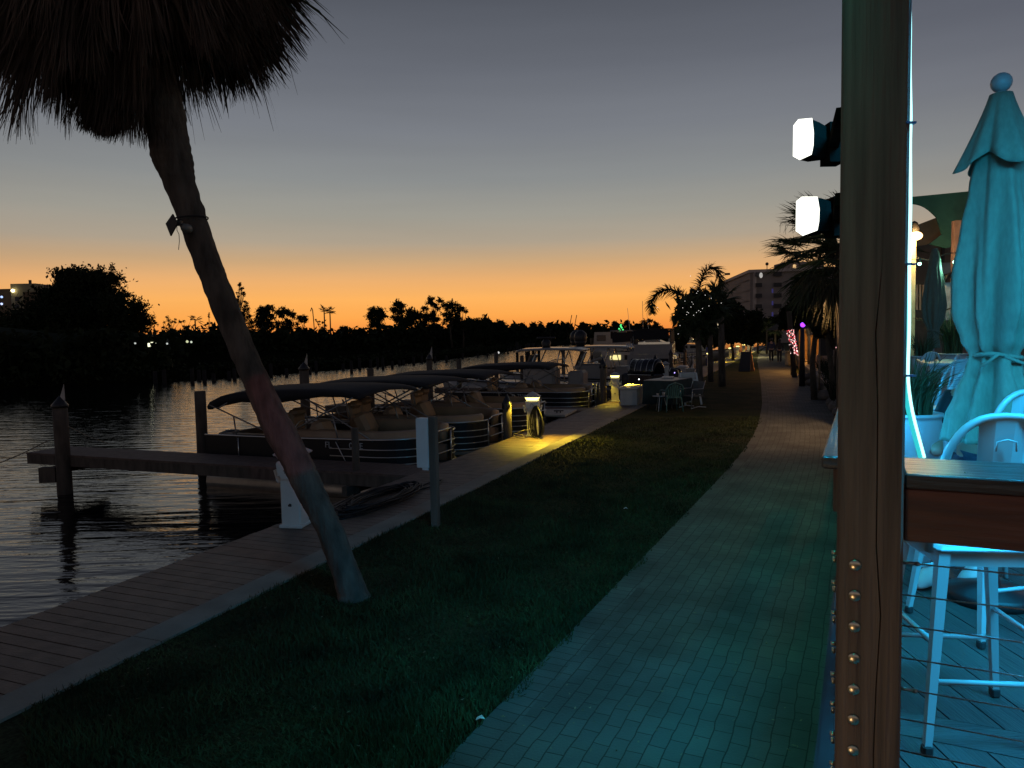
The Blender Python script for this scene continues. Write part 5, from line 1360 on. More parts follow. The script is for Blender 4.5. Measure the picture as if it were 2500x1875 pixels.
# ---------------------------------------------------------------- far bank
mfol = mat('foliage', (.018, .026, .012), .8, nscale=.6, namt=.45, spec=.1)
mfolp = mat('foliage_warm', (.07, .06, .02), .8, nscale=.6, namt=.4, spec=.1)
mtrunk = mat('tree_bark', (.07, .055, .04), .9, nscale=6, namt=.3)
mearth = mat('bank_earth', (.008, .009, .005), 1.0, nscale=.4, namt=.4, spec=0)
bank_px = [(-700, 985), (-300, 962), (0, 950), (200, 942), (380, 930), (560, 920), (720, 908), (900, 894), (1050, 881), (1150, 868), (1230, 857), (1310, 848), (1400, 841), (1500, 838), (1620, 836)]
bank = [G(a, b_, WZ) for a, b_ in bank_px]
bank = [Vector((b_.x, min(b_.y, 330), WZ)) if b_.y > 330 else b_ for b_ in bank]
q = MB(); poly = [(b_.x, b_.y) for b_ in bank]+[(300, 420), (1200, 500), (1200, 1500), (-900, 1500), (-900, 40)]
q.prism([(x_, y_+1.2) for x_, y_ in poly], WZ-1, -.1)
# near edge gets a gentle slope
tag(q.build('far_bank', mearth), kind='structure')
q = MB()
for i in range(len(bank)-1): q.bar(bank[i]+Vector((0, .6, -.6)), bank[i+1]+Vector((0, .6, -.6)), .5, 1.1)
tag(q.build('bank_edge', mearth), kind='structure')
# mangrove belt: silhouette heights follow the photo
top_px = [(-700, 745), (-100, 780), (0, 790), (60, 800), (180, 785), (300, 800), (340, 800), (420, 800), (520, 790), (600, 795), (700, 800), (780, 800), (850, 798), (930, 795), (1000, 790), (1080, 785), (1150, 773), (1190, 775), (1220, 785), (1250, 790), (1330, 790), (1420, 790), (1520, 788), (1640, 790), (1800, 795)]
def interp(tbl, x):
    return float(np.interp(x, [p[0] for p in tbl], [p[1] for p in tbl]))
kfar = lambda x_: interp([(-900, 1.02), (290, 1.02), (345, 2.6), (600, 2.5), (1000, 2.0), (1200, 1.5), (1700, 1.25)], x_)
Pts = []
rg_ = np.random.default_rng(21)
for i in range(len(bank)-1):
    a, b_ = bank[i], bank[i+1]; L = (b_-a).length; nn = int(L*150*min(1, (70/max(30, a.y))**1.0))+300
    for k in range(nn):
        f = rg_.random(); p = a.lerp(b_, f); px_ = CX+F*(p.x/p.y); p = Vector((p.x*kfar(px_), p.y*kfar(px_), p.z)); dpt = rg_.uniform(-.6, 9)*(1+p.y/120)*(1 if rg_.random() < .6 else .15); p = p+Vector((0, dpt, 0))
        px_ = CX+F*(p.x/p.y); tp_ = A(px_, interp(top_px, px_), p.y).z
        hf = rg_.random()
        zz = WZ+.1+(tp_-WZ-.1)*hf**.75*(.8+.2*math.sin(p.x*1.1)*math.sin(p.x*.37+2)) + (rg_.exponential(.25)*(p.y/80)*.35 if hf > .85 else 0)
        Pts.append((p.x, p.y, zz))
Pn = np.array(Pts); szz = .22+.0032*Pn[:, 1:2]
Vv, Fv = leafquads(Pn, szz, 1.0, rg_)
o = npmesh('mangrove_thicket', Vv, Fv, mfol); tag(o, 'dark continuous mangrove thicket along the far bank', 'bushes', kind='stuff')
lw = []
for i in range(len(bank)-1):
    a, b_ = bank[i], bank[i+1]; nn = int((b_-a).length*26)+60
    for k in range(nn):
        p = a.lerp(b_, rg_.random()); lw.append((p.x, p.y+rg_.uniform(.2, 3), WZ+rg_.uniform(.2, 1.35)+(.5*math.sin(p.x*.7) if rg_.random() < .3 else 0)))
Vv, Fv = leafquads(np.array(lw), .22, 1.0, rg_); tag(npmesh('bank_scrub', Vv, Fv, mfol), 'low dark scrub along the far water edge', 'bushes', kind='stuff')
# dense core so that no sky shows through low down
q = MB()
for i in range(len(bank)-1):
    a, b_ = bank[i], bank[i+1]
    for s_ in range(6):
        f0, f1 = s_/6, (s_+1)/6; p, p2 = a.lerp(b_, f0)+Vector((0, 3.5, 0)), a.lerp(b_, f1)+Vector((0, 3.5, 0))
        px1, px2 = CX+F*p.x/p.y, CX+F*p2.x/p2.y; p = Vector((p.x*kfar(px1), p.y*kfar(px1), p.z)); p2 = Vector((p2.x*kfar(px2), p2.y*kfar(px2), p2.z))
        h1 = A(px1, interp(top_px, px1)+16, p.y).z; h2 = A(px2, interp(top_px, px2)+16, p2.y).z
        vs = []
        for pt, h_ in ((p, h1), (p2, h2)):
            k = 1+pt.y/90
            for (dy, dz) in ((0, 0), (.3, .5), (1.6*k, .85), (3*k, 1), (5*k, .8), (6*k, 0)): vs.append(Vector((pt.x, pt.y+dy, max(.1, h_*dz))))
        q.loft([vs[:6], vs[6:]], closed=False, cap=False)
tag(q.build('thicket_core', mfol), 'dark inner growth of the mangrove thicket', 'bushes', kind='stuff')

def tree(label, px, ytop, halfw, dpt, base_z=.2, seed=1, clumps=14, leaves=2600, leaf=.16, trunk_h=.35, shape='round', group=None, m=None, name='tree', fill=.55, clump=.28, ybot=None):
    rg = np.random.default_rng(seed)
    if group == gB and px > 400: dpt *= kfar(px); leaf *= kfar(px)**.8
    if leaf < .55: clumps = int(clumps*1.9); leaves = int(leaves*1.7); leaf *= .85; clump *= .9
    base = A(px, 860, dpt); base.z = base_z; top = A(px, ytop, dpt).z; H = top-base_z; W = halfw/F*dpt
    t = thing(name, label, 'tree', base, 0, group)
    q = MB(); zs = H*trunk_h; pts = [(0, 0, -.3), (rg.normal(0, .02)*H, 0, zs*.5), (rg.normal(0, .03)*H, 0, zs), (rg.normal(0, .04)*H, 0, H*.7)]
    r0 = .018*H+.05; q.tube(pts, [r0, r0*.8, r0*.65, r0*.25], 8)
    cl = []
    for i in range(clumps):
        u_ = rg.uniform(0, 1)
        if shape == 'round':
            a = rg.uniform(0, 2*math.pi); rr_ = math.sqrt(rg.uniform(.02, 1)); ph = rg.uniform(-.8, 1)
            x = W*.78*rr_*math.cos(a)*math.sqrt(max(.15, 1-ph*ph*.75)); y = W*.6*rr_*math.sin(a); z = H*(trunk_h+(1-trunk_h)*(.42+.44*ph))
        elif shape == 'cone':
            z = H*(trunk_h+(1-trunk_h)*u_*.97); w_ = W*(1-u_)**.8; a = rg.uniform(0, 6.28); x = w_*.8*math.cos(a); y = w_*.8*math.sin(a)
        else:   # vase: several upward limbs
            a = rg.uniform(-1, 1); z = H*rg.uniform(trunk_h+.1, .95); x = W*a*(.3+.7*z/H); y = W*.4*rg.uniform(-1, 1)
        cr_ = W*clump*rg.uniform(.6, 1.25)*(1 if shape != 'cone' else max(.35, 1-u_))
        z = min(z, H-cr_*.6)
        cl.append((x, y, z, cr_))
        st = Vector(pts[1]).lerp(Vector(pts[3]), min(.95, max(0, (z/H-.15))))
        mid = st.lerp(Vector((x, y, z)), .5)+Vector((0, 0, -.05*H*rg.random()))
        q.tube([st, mid, (x, y, z)], [r0*.35, r0*.22, r0*.08], 5)
    q.build('trunk', mtrunk, t)
    P = []
    for (x, y, z, c) in cl:
        n_ = max(30, int(leaves/clumps*(c/(W*clump))**2)); v = rg.normal(0, .46, size=(n_, 3))*np.array([c, c, c*.7])
        if leaf < 1.2:
            for _s in range(3):        # ragged sprays sticking out of the clump
                k_ = rg.integers(0, n_, max(2, n_//12)); dv_ = rg.normal(size=3); dv_ /= np.linalg.norm(dv_); v[k_] = dv_*c*rg.uniform(.4, 1.35, (len(k_), 1))+rg.normal(0, .08*c, (len(k_), 3))
        P.append(v+np.array([x, y, z]))
    P = np.concatenate(P); Vv, Fv = leafquads(P, leaf, 1.1, rg); npmesh('crown', Vv, Fv, m or mfol, t)
    return t
gB = 'trees on the far bank'
# large oak left: two canopies
tree('largest dark tree on the far bank left of the leaning palm', 215, 645, 112, 72, seed=4, clumps=34, leaves=22000, leaf=.19, trunk_h=.42, group=gB, clump=.26)
tree('broad lower tree crown at the right foot of the largest far tree', 300, 722, 78, 70, seed=9, clumps=20, leaves=9000, leaf=.18, trunk_h=.3, group=gB, clump=.33)
tree('dark rounded tree under the left far building', 130, 735, 130, 71, seed=14, clumps=30, leaves=14000, leaf=.22, trunk_h=.05, group=gB, clump=.4)
tree('dark low tree at the left edge of the far bank', 10, 770, 70, 66, seed=15, clumps=16, leaves=6000, leaf=.2, trunk_h=.05, group=gB, clump=.4)
tree('bare wispy shrub top left of the small palm on the far bank', 420, 768, 24, 80, seed=5, clumps=12, leaves=500, leaf=.12, shape='vase', group=gB, clump=.2)
tree('wispy shrub right of the small palm on the far bank', 462, 775, 18, 80, seed=6, clumps=8, leaves=300, leaf=.12, shape='vase', group=gB, clump=.2)
tree('wispy bush peeping left of the leaning palm trunk', 515, 762, 10, 84, seed=7, clumps=8, leaves=400, leaf=.13, shape='cone', group=gB, clump=.5)
tree('tall pointed conifer right of the leaning palm trunk', 594, 686, 36, 82, seed=8, clumps=34, leaves=6000, leaf=.15, shape='cone', trunk_h=.2, group=gB, clump=.42)
tree('rounded tree just right of the pointed conifer', 650, 732, 30, 86, seed=10, clumps=14, leaves=3600, leaf=.17, group=gB, clump=.36)
tree('loose tree second right of the pointed conifer', 698, 742, 30, 88, seed=11, clumps=13, leaves=2600, leaf=.17, group=gB, clump=.34)
tree('low sparse tree left of the twin fan palms', 742, 762, 22, 90, seed=12, clumps=9, leaves=1300, leaf=.16, group=gB, clump=.34)
tree('thin bush between the light pole and the fan palms', 785, 775, 14, 92, seed=13, clumps=7, leaves=300, leaf=.14, shape='vase', group=gB, clump=.25)
tree('low bush right of the twin fan palms', 838, 790, 14, 95, seed=16, clumps=7, leaves=500, leaf=.15, group=gB, clump=.35)
tree('round headed tree at the left end of the central far grove', 925, 745, 33, 100, seed=17, clumps=13, leaves=3200, leaf=.19, trunk_h=.45, group=gB, clump=.34)
tree('tall double headed tree in the central far grove', 985, 732, 34, 103, seed=18, clumps=15, leaves=4200, leaf=.19, trunk_h=.4, group=gB, clump=.33)
tree('tree with dense low crown in the middle of the far grove', 1015, 755, 36, 102, seed=19, clumps=14, leaves=4200, leaf=.19, trunk_h=.3, group=gB, clump=.36)
tree('highest slender tree of the central far grove', 1058, 721, 26, 104, seed=20, clumps=14, leaves=2800, leaf=.18, trunk_h=.4, shape='vase', group=gB, clump=.34)
tree('open airy tree right of the highest one in the grove', 1105, 727, 33, 106, seed=22, clumps=14, leaves=2400, leaf=.18, trunk_h=.4, group=gB, clump=.30)
tree('right most airy tree of the central far grove', 1132, 742, 24, 107, seed=23, clumps=10, leaves=1500, leaf=.18, trunk_h=.4, group=gB, clump=.32)
tree('dark dome of bushes right of the grove', 1170, 770, 40, 112, seed=24, clumps=18, leaves=4000, leaf=.22, trunk_h=.1, group=gB, clump=.36)
tree('low dome sloping down towards the channel', 1222, 784, 26, 125, seed=25, clumps=10, leaves=2000, leaf=.22, trunk_h=.1, group=gB, clump=.4)
for k, (px, yt, hw_) in enumerate([(1262, 786, 12), (1300, 788, 14), (1345, 784, 12), (1385, 789, 12), (1420, 785, 10), (1460, 788, 12)]):
    tree(['small far treetop just right of the sloping dome', 'small flat far treetop second from the dome', 'pointed small far treetop above the channel', 'tiny far treetop before the thin masts', 'tiny far treetop between the thin masts', 'small far treetop left of the lifted boat'][k], px, yt, hw_, 290, seed=40+k, clumps=7, leaves=420, leaf=.5, group='tiny treetops above the channel', clump=.4)
for k, (px, yt, hw_) in enumerate([(1505, 782, 13), (1532, 781, 12), (1560, 790, 14), (1580, 778, 16), (1603, 782, 10)]):
    tree(['flat topped pine behind the lifted boat', 'second flat topped pine right of the lifted boat', 'low pine between the two taller ones', 'pine touching the drooping palm frond tip', 'small pine left of the house boat roof'][k], px, yt, hw_, 260, seed=50+k, clumps=8, leaves=520, leaf=.42, trunk_h=.55, group='flat pines far down the channel', clump=.42)
def fanpalm(label, px, ytop, dpt, rad, seed, base_z=.2, nf=16, blen=None, lean=0, name='palm_tree', m=None, thick=.1, group=None, bl=14, wid=None, skirt=False):
    base = A(px, 860, dpt); base.z = base_z; top = A(px, ytop, dpt); t = thing(name, label, 'palm tree', base, 0, group)
    h_ = top.z-base_z-rad*.7
    q = MB(); q.tube([(0, 0, -.2), (lean*.4, 0, h_*.5), (lean, 0, h_)], [thick*1.2, thick, thick*.9], 8); q.build('trunk', mtrunk, t)
    fans('crown', Vector((lean, 0, h_)), nf, rad*.55, m or mleaf, t, up=.6, seed=seed, blades=bl, blen=blen or rad*.55, world=False, wid=wid or rad*.05)
    return t
fanpalm('left of the twin fan palms on the far bank', 795, 745, 180, 1.9, 1, nf=14, wid=.15, thick=.16)
fanpalm('right of the twin fan palms on the far bank', 809, 748, 180, 1.8, 2, nf=14, wid=.15, thick=.16)
fanpalm('small drooping palm on the far bank right of the largest tree', 480, 768, 190, 2.2, 3, nf=10, wid=.18, thick=.2)
q = thing('light_pole', 'thin curved light pole left of the twin fan palms', 'pole', A(766, 800, 92)); w = MB()
w.tube([A(768, 812, 92), A(765, 775, 92), A(763, 756, 92), A(761, 751, 92), A(758, 760, 92)], .06, 5); w.build('pole', mtrunk, q, world=True)
# thin masts far down
for px, x2, lab in ((1390, 1396, 'left thin leaning mast far down the channel'), (1402, 1408, 'right thin leaning mast far down the channel')):
    w = MB(); w.tube([A(px, 800, 250), A(x2, 769, 250)], .12, 4); tag(w.build('mast', mtrunk), lab, 'mast')
# leftover pilings of an old pier along the far bank
mold = mat('old_piling', (.012, .01, .009), .9)
tags_ = 'row of old stub pilings in the water along the far bank'
rr1 = random.Random(5)
oldp = [380, 402, 470, 486, 500, 522, 560, 573, 636, 662, 700, 742, 757, 772, 838, 858, 878, 905, 922, 935, 958, 975, 985, 1010, 1030, 1062, 1090, 1130, 1166, 1190, 1240, 1247, 1255, 1263, 1270, 1290]
src = None
for k, px in enumerate(oldp):
    yb_ = interp(bank_px, px)+rr1.uniform(2, 9); p = G(px, yb_, WZ)
    if src is None:
        q = MB(); q.tube([(0, 0, -1.5), (0, 0, .9)], .16, 7); src = q.build('stub_piling', mold); src['category'] = 'piling'; src['group'] = tags_; src['label'] = 'dark stub piling in the row standing in the water along the far bank'; o = src
    else: o = src.copy(); col.objects.link(o)
    o.location = p; o.scale = (1, 1, rr1.uniform(.6, 1.25))
# tall pilings of a far dock right of the mangroves
tp_src = None
for k, (px, yt, yb_) in enumerate([(1262, 835, 862), (1290, 838, 860), (1301, 838, 862), (1285, 842, 858), (1315, 842, 870)]):
    p = A(px, yt, 75); q = MB()
    if tp_src is None: q.tube([(0, 0, -1), (0, 0, 2.6)], .16, 7); tp_src = q.build('far_piling', mold); o = tp_src; o['category'] = 'piling'; o['group'] = 'tall pilings of a far dock in the channel'; o['label'] = 'tall slim piling of the far dock standing in the channel left of the hard tops'
    else: o = tp_src.copy(); col.objects.link(o)
    o.location = (p.x, 75, p.z-2.6)
# ---------------------------------------------------------------- buildings
mconc2 = mat('apartment_render', (.30, .26, .23), .85, nscale=.2, namt=.12); mdark = mat('dark_opening', (.02, .02, .022), .5)
mbal = mat('balcony_white', (.5, .43, .38), .7, nscale=.3, namt=.1)
# right apartment block
d0 = 150.0
def apartments():
    c = A(1831, 700, d0); roof = A(1831, 659, d0).z
    t = thing('apartment_building', 'apartment block with balconies on its left end, rising behind the trees near the flood lights', 'building', Vector((c.x, d0, 0)))
    z0 = 0; fh = (roof-z0)/7
    e = A(1765, 683, 10).x/10
    # front face to the right, recedes a bit; balcony face to the left, receding
    pR = Vector((A(2120, 659, d0*.97).x, d0*.97, 0)); yl = d0*1.25; pL = Vector((A(1758, 680, yl).x, yl, 0)); pc = Vector((c.x, d0, 0))
    q = MB(); n_ = Vector((0, 1, 0))*24
    q.prism([(pc.x, pc.y), (pR.x, pR.y), (pR.x+6, pR.y+40), (pL.x+4, pL.y+12), (pL.x, pL.y)], 0, roof-.6); q.build('wall', mconc2, t, world=True)
    q = MB(); q.prism([(pc.x-.4, pc.y-.5), (pR.x, pR.y-.5), (pR.x+6, pR.y+40), (pL.x+4, pL.y+12), (pL.x-.5, pL.y-.4)], roof-.6, roof); q.build('roof', mbal, t, world=True)
    dL = (pL-pc).normalized(); LL_ = (pL-pc).length; nL = Vector((dL.y, -dL.x, 0))*-1
    if nL.dot(Vector((0, -1, 0))) < 0: nL = -nL
    for fl in range(7):
        za = z0+fl*fh
        q = MB(); q.bar(pc+dL*.5+nL*.7+Vector((0, 0, za+.15)), pL+nL*.7+Vector((0, 0, za+.15)), 1.4, .35); q.build('balcony_slab', mbal, t, world=True)
        for (fa, fb_) in ((.06, .2), (.26, .46), (.54, .7), (.74, .95)):
            q = MB(); q.bar(pc+dL*LL_*fa+nL*.06+Vector((0, 0, za+fh*.55)), pc+dL*LL_*fb_+nL*.06+Vector((0, 0, za+fh*.55)), .1, fh*.62); q.build('balcony_opening', mdark, t, world=True)
    for f in (0.0, .23, .5, .72, 1.0):
        q = MB(); q.box(pc+dL*LL_*f+nL*.8+Vector((0, 0, roof/2)), (.5, 1.6, roof-1.0)); q.build('balcony_pier', mbal, t, world=True)
    dR = (pR-pc).normalized(); nR = Vector((dR.y, -dR.x, 0))
    for fl in range(6):
        za = z0+fl*fh+fh
        for px in (1852, 1898, 1990):
            a = A(px, 700, d0*.99); q = MB(); q.box((a.x, a.y-.1, za+fh*.5), (1.3 if px != 1898 else 1.6, .2, fh*.38)); q.build('window', mdark, t, world=True)
    a, b_ = A(1915, 640, d0*1.02), A(1965, 657, d0*1.02); q = MB(); q.box(((a.x+b_.x)/2+2, a.y+3, (a.z+roof)/2), (b_.x-a.x+4, 6, a.z-roof)); ph = q.build('roof_house', mconc2, t, world=True)
    a = A(1953, 649, d0*1.0); q = MB(); q.box((a.x, d0*1.02-.15, a.z), (.6, .1, 1.1)); q.build('lit_opening', glow('warm_window', (1, .62, .28), .9), t, world=True)
    q = MB(); a = A(1881, 642, d0); q.tube([(a.x, d0+2, roof), (a.x, d0+2, a.z)], .08, 5); q.sphere((a.x, d0+2, a.z), .35, 8); q.build('vent_mast', mdark, t, world=True)
    q = MB(); a = A(1776, 669, d0*1.2); q.tube([a, A(1770, 671, d0*1.2), A(1760, 675, d0*1.2)], .1, 5); q.box(a, (1.2, .4, .5)); q.build('antenna', mdark, t, world=True)
    q = MB(); a = A(1858, 672, d0*.985); q.sphere(a, .35, 8, (1, 1, 1.6)); q.build('lit_lamp', glow('pale_lamp', (.9, .85, .8), .5), t, world=True)
    for (py) in (710, 740, 767):
        q = MB(); q.bar(A(1886, py-5, d0*.985), A(1886, py+5, d0*.985), .25, .25, up=(0, 1, 0)); q.build('blue_light', glow('blue_lamp', (.2, .18, .8), .12), t, world=True)
apartments()
# left apartment block
def leftblock():
    dd_ = 190.0; t = thing('apartment_building', 'distant pale apartment tower with one bright roof light at the left edge', 'building', Vector((A(50, 800, dd_).x, dd_, 0)))
    def bx(a, b_, c_, nm, m_, dep=14, off=0):
        p, q_ = A(a, c_, dd_), A(b_, c_, dd_); q = MB(); q.box(((p.x+q_.x)/2, dd_+dep/2+off, p.z/2), (q_.x-p.x, dep, p.z)); return q.build(nm, m_, t, world=True)
    mA = mat('tower_render', (.30, .27, .17), .85, nscale=.2, namt=.1); mB = mat('tower_brown', (.15, .105, .06), .85, nscale=.2, namt=.1)
    bx(25, 86, 693, 'tower', mA); bx(62, 88, 713, 'side_wing', mB, off=-1); bx(-60, 27, 706, 'left_wing', mB, off=1); bx(86, 122, 718, 'right_wing', mB, off=1); bx(97, 126, 714, 'right_block', mB, off=3)
    q = MB(); q.box(A(55, 688, dd_)+Vector((0, 3, 0)), (.5, .5, 1.4)); q.build('chimney', mdark, t, world=True)
    q = MB(); q.sphere(A(35, 710, dd_)+Vector((0, -.6, 0)), .42, 10); q.build('roof_light', glow('roof_lamp', (1, .85, .45), 6), t, world=True)
    for py in (730, 748, 764, 778):
        q = MB(); p = A(42, py, dd_); q.box(p+Vector((0, -.05, 0)), (1.0, .2, 1.1)); q.build('window', mdark, t, world=True)
    for (px, py, c_) in ((4, 725, (.4, .55, 1)), (4, 742, (.5, .6, 1)), (8, 793, (.7, .8, 1)), (2, 795, (1, .5, .3))):
        q = MB(); q.sphere(A(px, py, dd_*.99), .3, 8); q.build('lit_window', glow('lamp_%d_%d' % (px, py), c_, 1.6), t, world=True)
    q = MB(); a = A(116, 717, dd_); q.tube([a, A(115.5, 693, dd_)], .07, 4); fl = q.build('flag_mast', mdark, t, world=True)
    q = MB(); q.slab([A(115, 694, dd_), A(104, 699, dd_), A(110, 699.5, dd_), A(115, 700, dd_)], (0, 1, 0), .08); q.build('flag', mat('faded_flag', (.3, .16, .14), .8), t, world=True)
leftblock()
# lit things on far bank
fb = thing('lit_sign', 'bright yellowish white lit sign box low on the far bank under the trees', 'sign', A(371, 843, 60))
q = MB(); p = A(371, 842, 68); q.box(p, (.8, .1, .36), bev=.03); q.box(p+Vector((0, 0, .2)), (.3, .1, .14), bev=.03); q.build('glowing_face', glow('sign_glow', (1, 1, .68), 1.5), fb, world=True)
q = MB(); q.box(p+Vector((0, 0, -.4)), (.5, .06, .5)); q.build('stand', mdark, fb, world=True)
for (px, py, s_, c_, lab) in ((330, 838, .09, (.8, .85, .8), 'tiny white lamp left of the lit sign on the far bank'), (408, 839, .09, (.8, .85, .8), 'tiny white lamp right of the lit sign on the far bank'), (457, 834, .12, (.95, 1, .6), 'yellowish lamp left of the pair of lamps on the far bank'), (467, 835, .1, (.9, 1, .8), 'pale lamp right of the pair on the far bank'),
                    (1217, 861, .1, (1, 1, 1), 'single white lamp at the water edge of the far channel')):
    q = MB(); q.sphere(A(px, py, 66), s_, 8); o = q.build('lamp', glow('lamp_far_%d' % px, c_, .7)); tag(o, lab, 'lamp')
# ---------------------------------------------------------------- feather palms on the lawn
mfea = mat('feather_palm_leaf', (.035, .05, .022), .6, spec=.2, nscale=3, namt=.4)
def featherfrond(parent, pts, leaflet, seed, m=mfea, name='frond', dens=70, wid=.03, twist=1.0):
    rg = np.random.default_rng(seed); P = smooth(resample(pts, dens)[0], 3); paths = []
    for i in range(3, dens):
        f = i/dens; d = (P[min(i+1, dens-1)]-P[i-1]).normalized(); side = d.cross(Vector((0, 0, 1)));
        if side.length < .1: side = Vector((1, 0, 0))
        side.normalize(); up = side.cross(d)
        L_ = leaflet*(math.sin(math.pi*min(1, .12+f*.86))**.6)
        for sgn in (-1, 1):
            for rep in range(2):
                dv = (side*sgn*rg.uniform(.4, 1)+d*.5+up*rg.uniform(-.5, .95)*twist).normalized()
                pp = [P[i]+dv*L_*q_-Vector((0, 0, .35*L_*q_**2)) for q_ in (0, .4, .75, 1)]
                paths.append([tuple(p) for p in pp])
    Vv, Fv = ribbons(np.array(paths), wid, .002)
    o = npmesh(name, Vv, Fv, m, parent, world=True)
    q = MB(); q.tube(P, [.03*(1-.85*i/dens)+.004 for i in range(dens)], 5); q.build('frond_rib', m, o, world=True)
dq = 25.5
qp = thing('palm_tree', 'feathery queen palm on the lawn with two long arching fronds and tiny white lights', 'palm tree', G(1708, 974, 0))
q = MB(); q.tube([A(1710, 985, dq), A(1709, 940, dq), A(1706, 860, dq), A(1702, 790, dq), A(1697, 755, dq)], [.16, .12, .11, .10, .08], 10); q.build('trunk', mbark, qp, world=True)
fr_ = [[(1697, 762), (1680, 735), (1655, 712), (1630, 706), (1607, 715), (1592, 735), (1593, 765)],
       [(1697, 762), (1703, 730), (1708, 700), (1718, 668), (1735, 652), (1752, 660), (1760, 690), (1757, 720)],
       [(1697, 765), (1680, 760), (1664, 768), (1650, 780)], [(1697, 762), (1720, 745), (1745, 745), (1765, 770)], [(1697, 762), (1690, 745), (1683, 738), (1678, 745)],
       [(1697, 765), (1715, 770), (1730, 790), (1738, 815)], [(1697, 765), (1685, 778), (1672, 800), (1668, 815)], [(1697, 765), (1705, 785), (1708, 815), (1706, 830)]]
for k, fp in enumerate(fr_):
    off = [0, .0, .8, -.6, -1.2, 1.0, -.8, .3][k]
    featherfrond(qp, [A(a, b_, dq+off*i/len(fp)) for i, (a, b_) in enumerate(fp)], [.5, .52, .5, .5, .4, .5, .5, .45][k], 30+k, dens=[90, 100, 55, 60, 40, 50, 50, 45][k], wid=.038)
P = np.array([tuple(A(rnd.gauss(1700, 20), rnd.gauss(765, 22), dq+rnd.uniform(-.5, .8))) for _ in range(900)])
Vv, Fv = leafquads(P, .17, 1.5); npmesh('crown_heart', Vv, Fv, mfea, qp, world=True)
mtw = glow('tiny_white_bulb', (1, .95, .9), 1.5)
q = MB(); rr2 = random.Random(2)
for k in range(24): q.sphere(A(rr2.gauss(1700, 26), rr2.gauss(757, 26), dq-.9), .010, 5)
q.build('fairy_lights', mtw, qp, world=True)
def stem(label, px, y0_, y1_, dpt, w_, lean=0):
    t = thing('palm_tree', label, 'palm tree', A(px, y1_, dpt)); q = MB()
    p0, p1 = A(px, y1_, dpt), A(px+lean, y0_, dpt); p0.z = -.1
    q.tube([p0, p0.lerp(p1, .5), p1], [w_*1.15, w_, w_*.85], 10); q.build('trunk', mbark, t, world=True); return t, p1
t1, c_ = stem('palm right of the queen palm with a dark round fan crown', 1763, 745, 935, 31, .14, -3)
fans('crown', c_, 30, .8, mleaf, t1, up=.6, seed=61, blades=18, blen=.65, wid=.06, lowtail=.5)
t1, c_ = stem('slim palm standing close behind the queen palm', 1735, 760, 925, 34, .12, -2)
fans('crown', c_, 24, .9, mleaf, t1, up=.4, seed=62, blades=16, blen=.7, wid=.06, lowtail=.5)
# hedge-like dark trees in front of the apartments
for k, (px, yt, hw_, d_, lab) in enumerate([(1790, 722, 36, 60, 'dark bushy tree hiding the foot of the apartment block balconies'), (1735, 740, 30, 55, 'dark bushy tree behind the queen palm crown'), (1835, 745, 32, 66, 'dark bushy tree below the apartment block corner'),
                                   (1765, 705, 18, 58, 'narrow dark treetop against the apartment balconies'), (1880, 772, 28, 80, 'dark low tree left of the path end'), (1660, 790, 22, 60, 'dark low tree over the house boat roof')]):
    tree(lab, px, yt, hw_, d_, base_z=0, seed=70+k, clumps=18, leaves=4200, leaf=.2, trunk_h=.25, clump=.4, group='dark trees before the apartment block')
for k, (px, yt, d_, lab) in enumerate([(1872, 782, 75, 'small palm in a row left of the two walkers'), (1893, 790, 70, 'small palm above the two walkers'), (1850, 788, 78, 'small palm left of the bright white lamp')]):
    fanpalm(lab, px, yt, d_, .9, 80+k, base_z=0, nf=12, group='small palms along the far path', wid=.06)
# big cabbage palm right, behind the flood lights
db = 17.0
bp_ = thing('palm_tree', 'large fan palm behind the lower flood light with yellowish drooping fronds', 'palm tree', A(2060, 900, db)*1.0)
q = MB(); p0 = A(2065, 950, db); p0.z = 0; q.tube([p0, A(2062, 800, db), A(2058, 600, db)], [.2, .18, .17], 12); q.build('trunk', mbark, bp_, world=True)
fans('crown', A(2050, 610, db), 40, 1.15, mleaf, bp_, up=.3, seed=90, blades=28, blen=.85, wid=.045, lowtail=.1)
mold_ = mat('yellow_frond', (.035, .032, .013), .7, nscale=3, namt=.4)
fans('old_fronds', A(2040, 650, db-.3), 20, .6, mold_, bp_, up=-2.0, seed=91, blades=24, blen=.6, wid=.035, lowtail=.6, droop=.8)
fans('low_crown', A(1990, 650, db+.6), 24, .65, mleaf, bp_, up=-.2, seed=92, blades=24, blen=.7, wid=.04, lowtail=.5)
fans('left_fan', A(1975, 620, db), 3, .55, mleaf, bp_, up=0, seed=93, blades=34, blen=.62, wid=.03, droop=.1, aim=[(R(178), .15), (R(200), .5)])
# flower stalk
q = MB()
for (a, b_) in (((1985, 590), (1900, 600)), ((1975, 570), (1905, 545)), ((1970, 600), (1915, 630))):
    p = [A(a[0], a[1], db), A((a[0]+b_[0])/2, min(a[1], b_[1])-8, db), A(b_[0], b_[1], db)]
    q.tube(smooth(resample(p, 12)[0], 1), .008, 4)
    for k in range(7): c = p[1].lerp(p[2], k/6); q.tube([c, c+Vector((rnd.uniform(-.12, .05), 0, -.3*rnd.random()-.05))], .004, 3)
q.build('flower_stalk', mgw, bp_, world=True)
for k, (px, yt, hw_, d_, lab) in enumerate([(1990, 700, 60, 24, 'dark tree mass filling the gap under the fan palm'), (2035, 730, 50, 22, 'dark bushy tree against the tall post'), (1935, 745, 34, 38, 'dark tree left of the purple lamp')]):
    tree(lab, px, yt, hw_, d_, base_z=0, seed=100+k, clumps=26, leaves=7000, leaf=.11, trunk_h=.66, clump=.36, group='dark trees behind the flood lights', m=mfol)
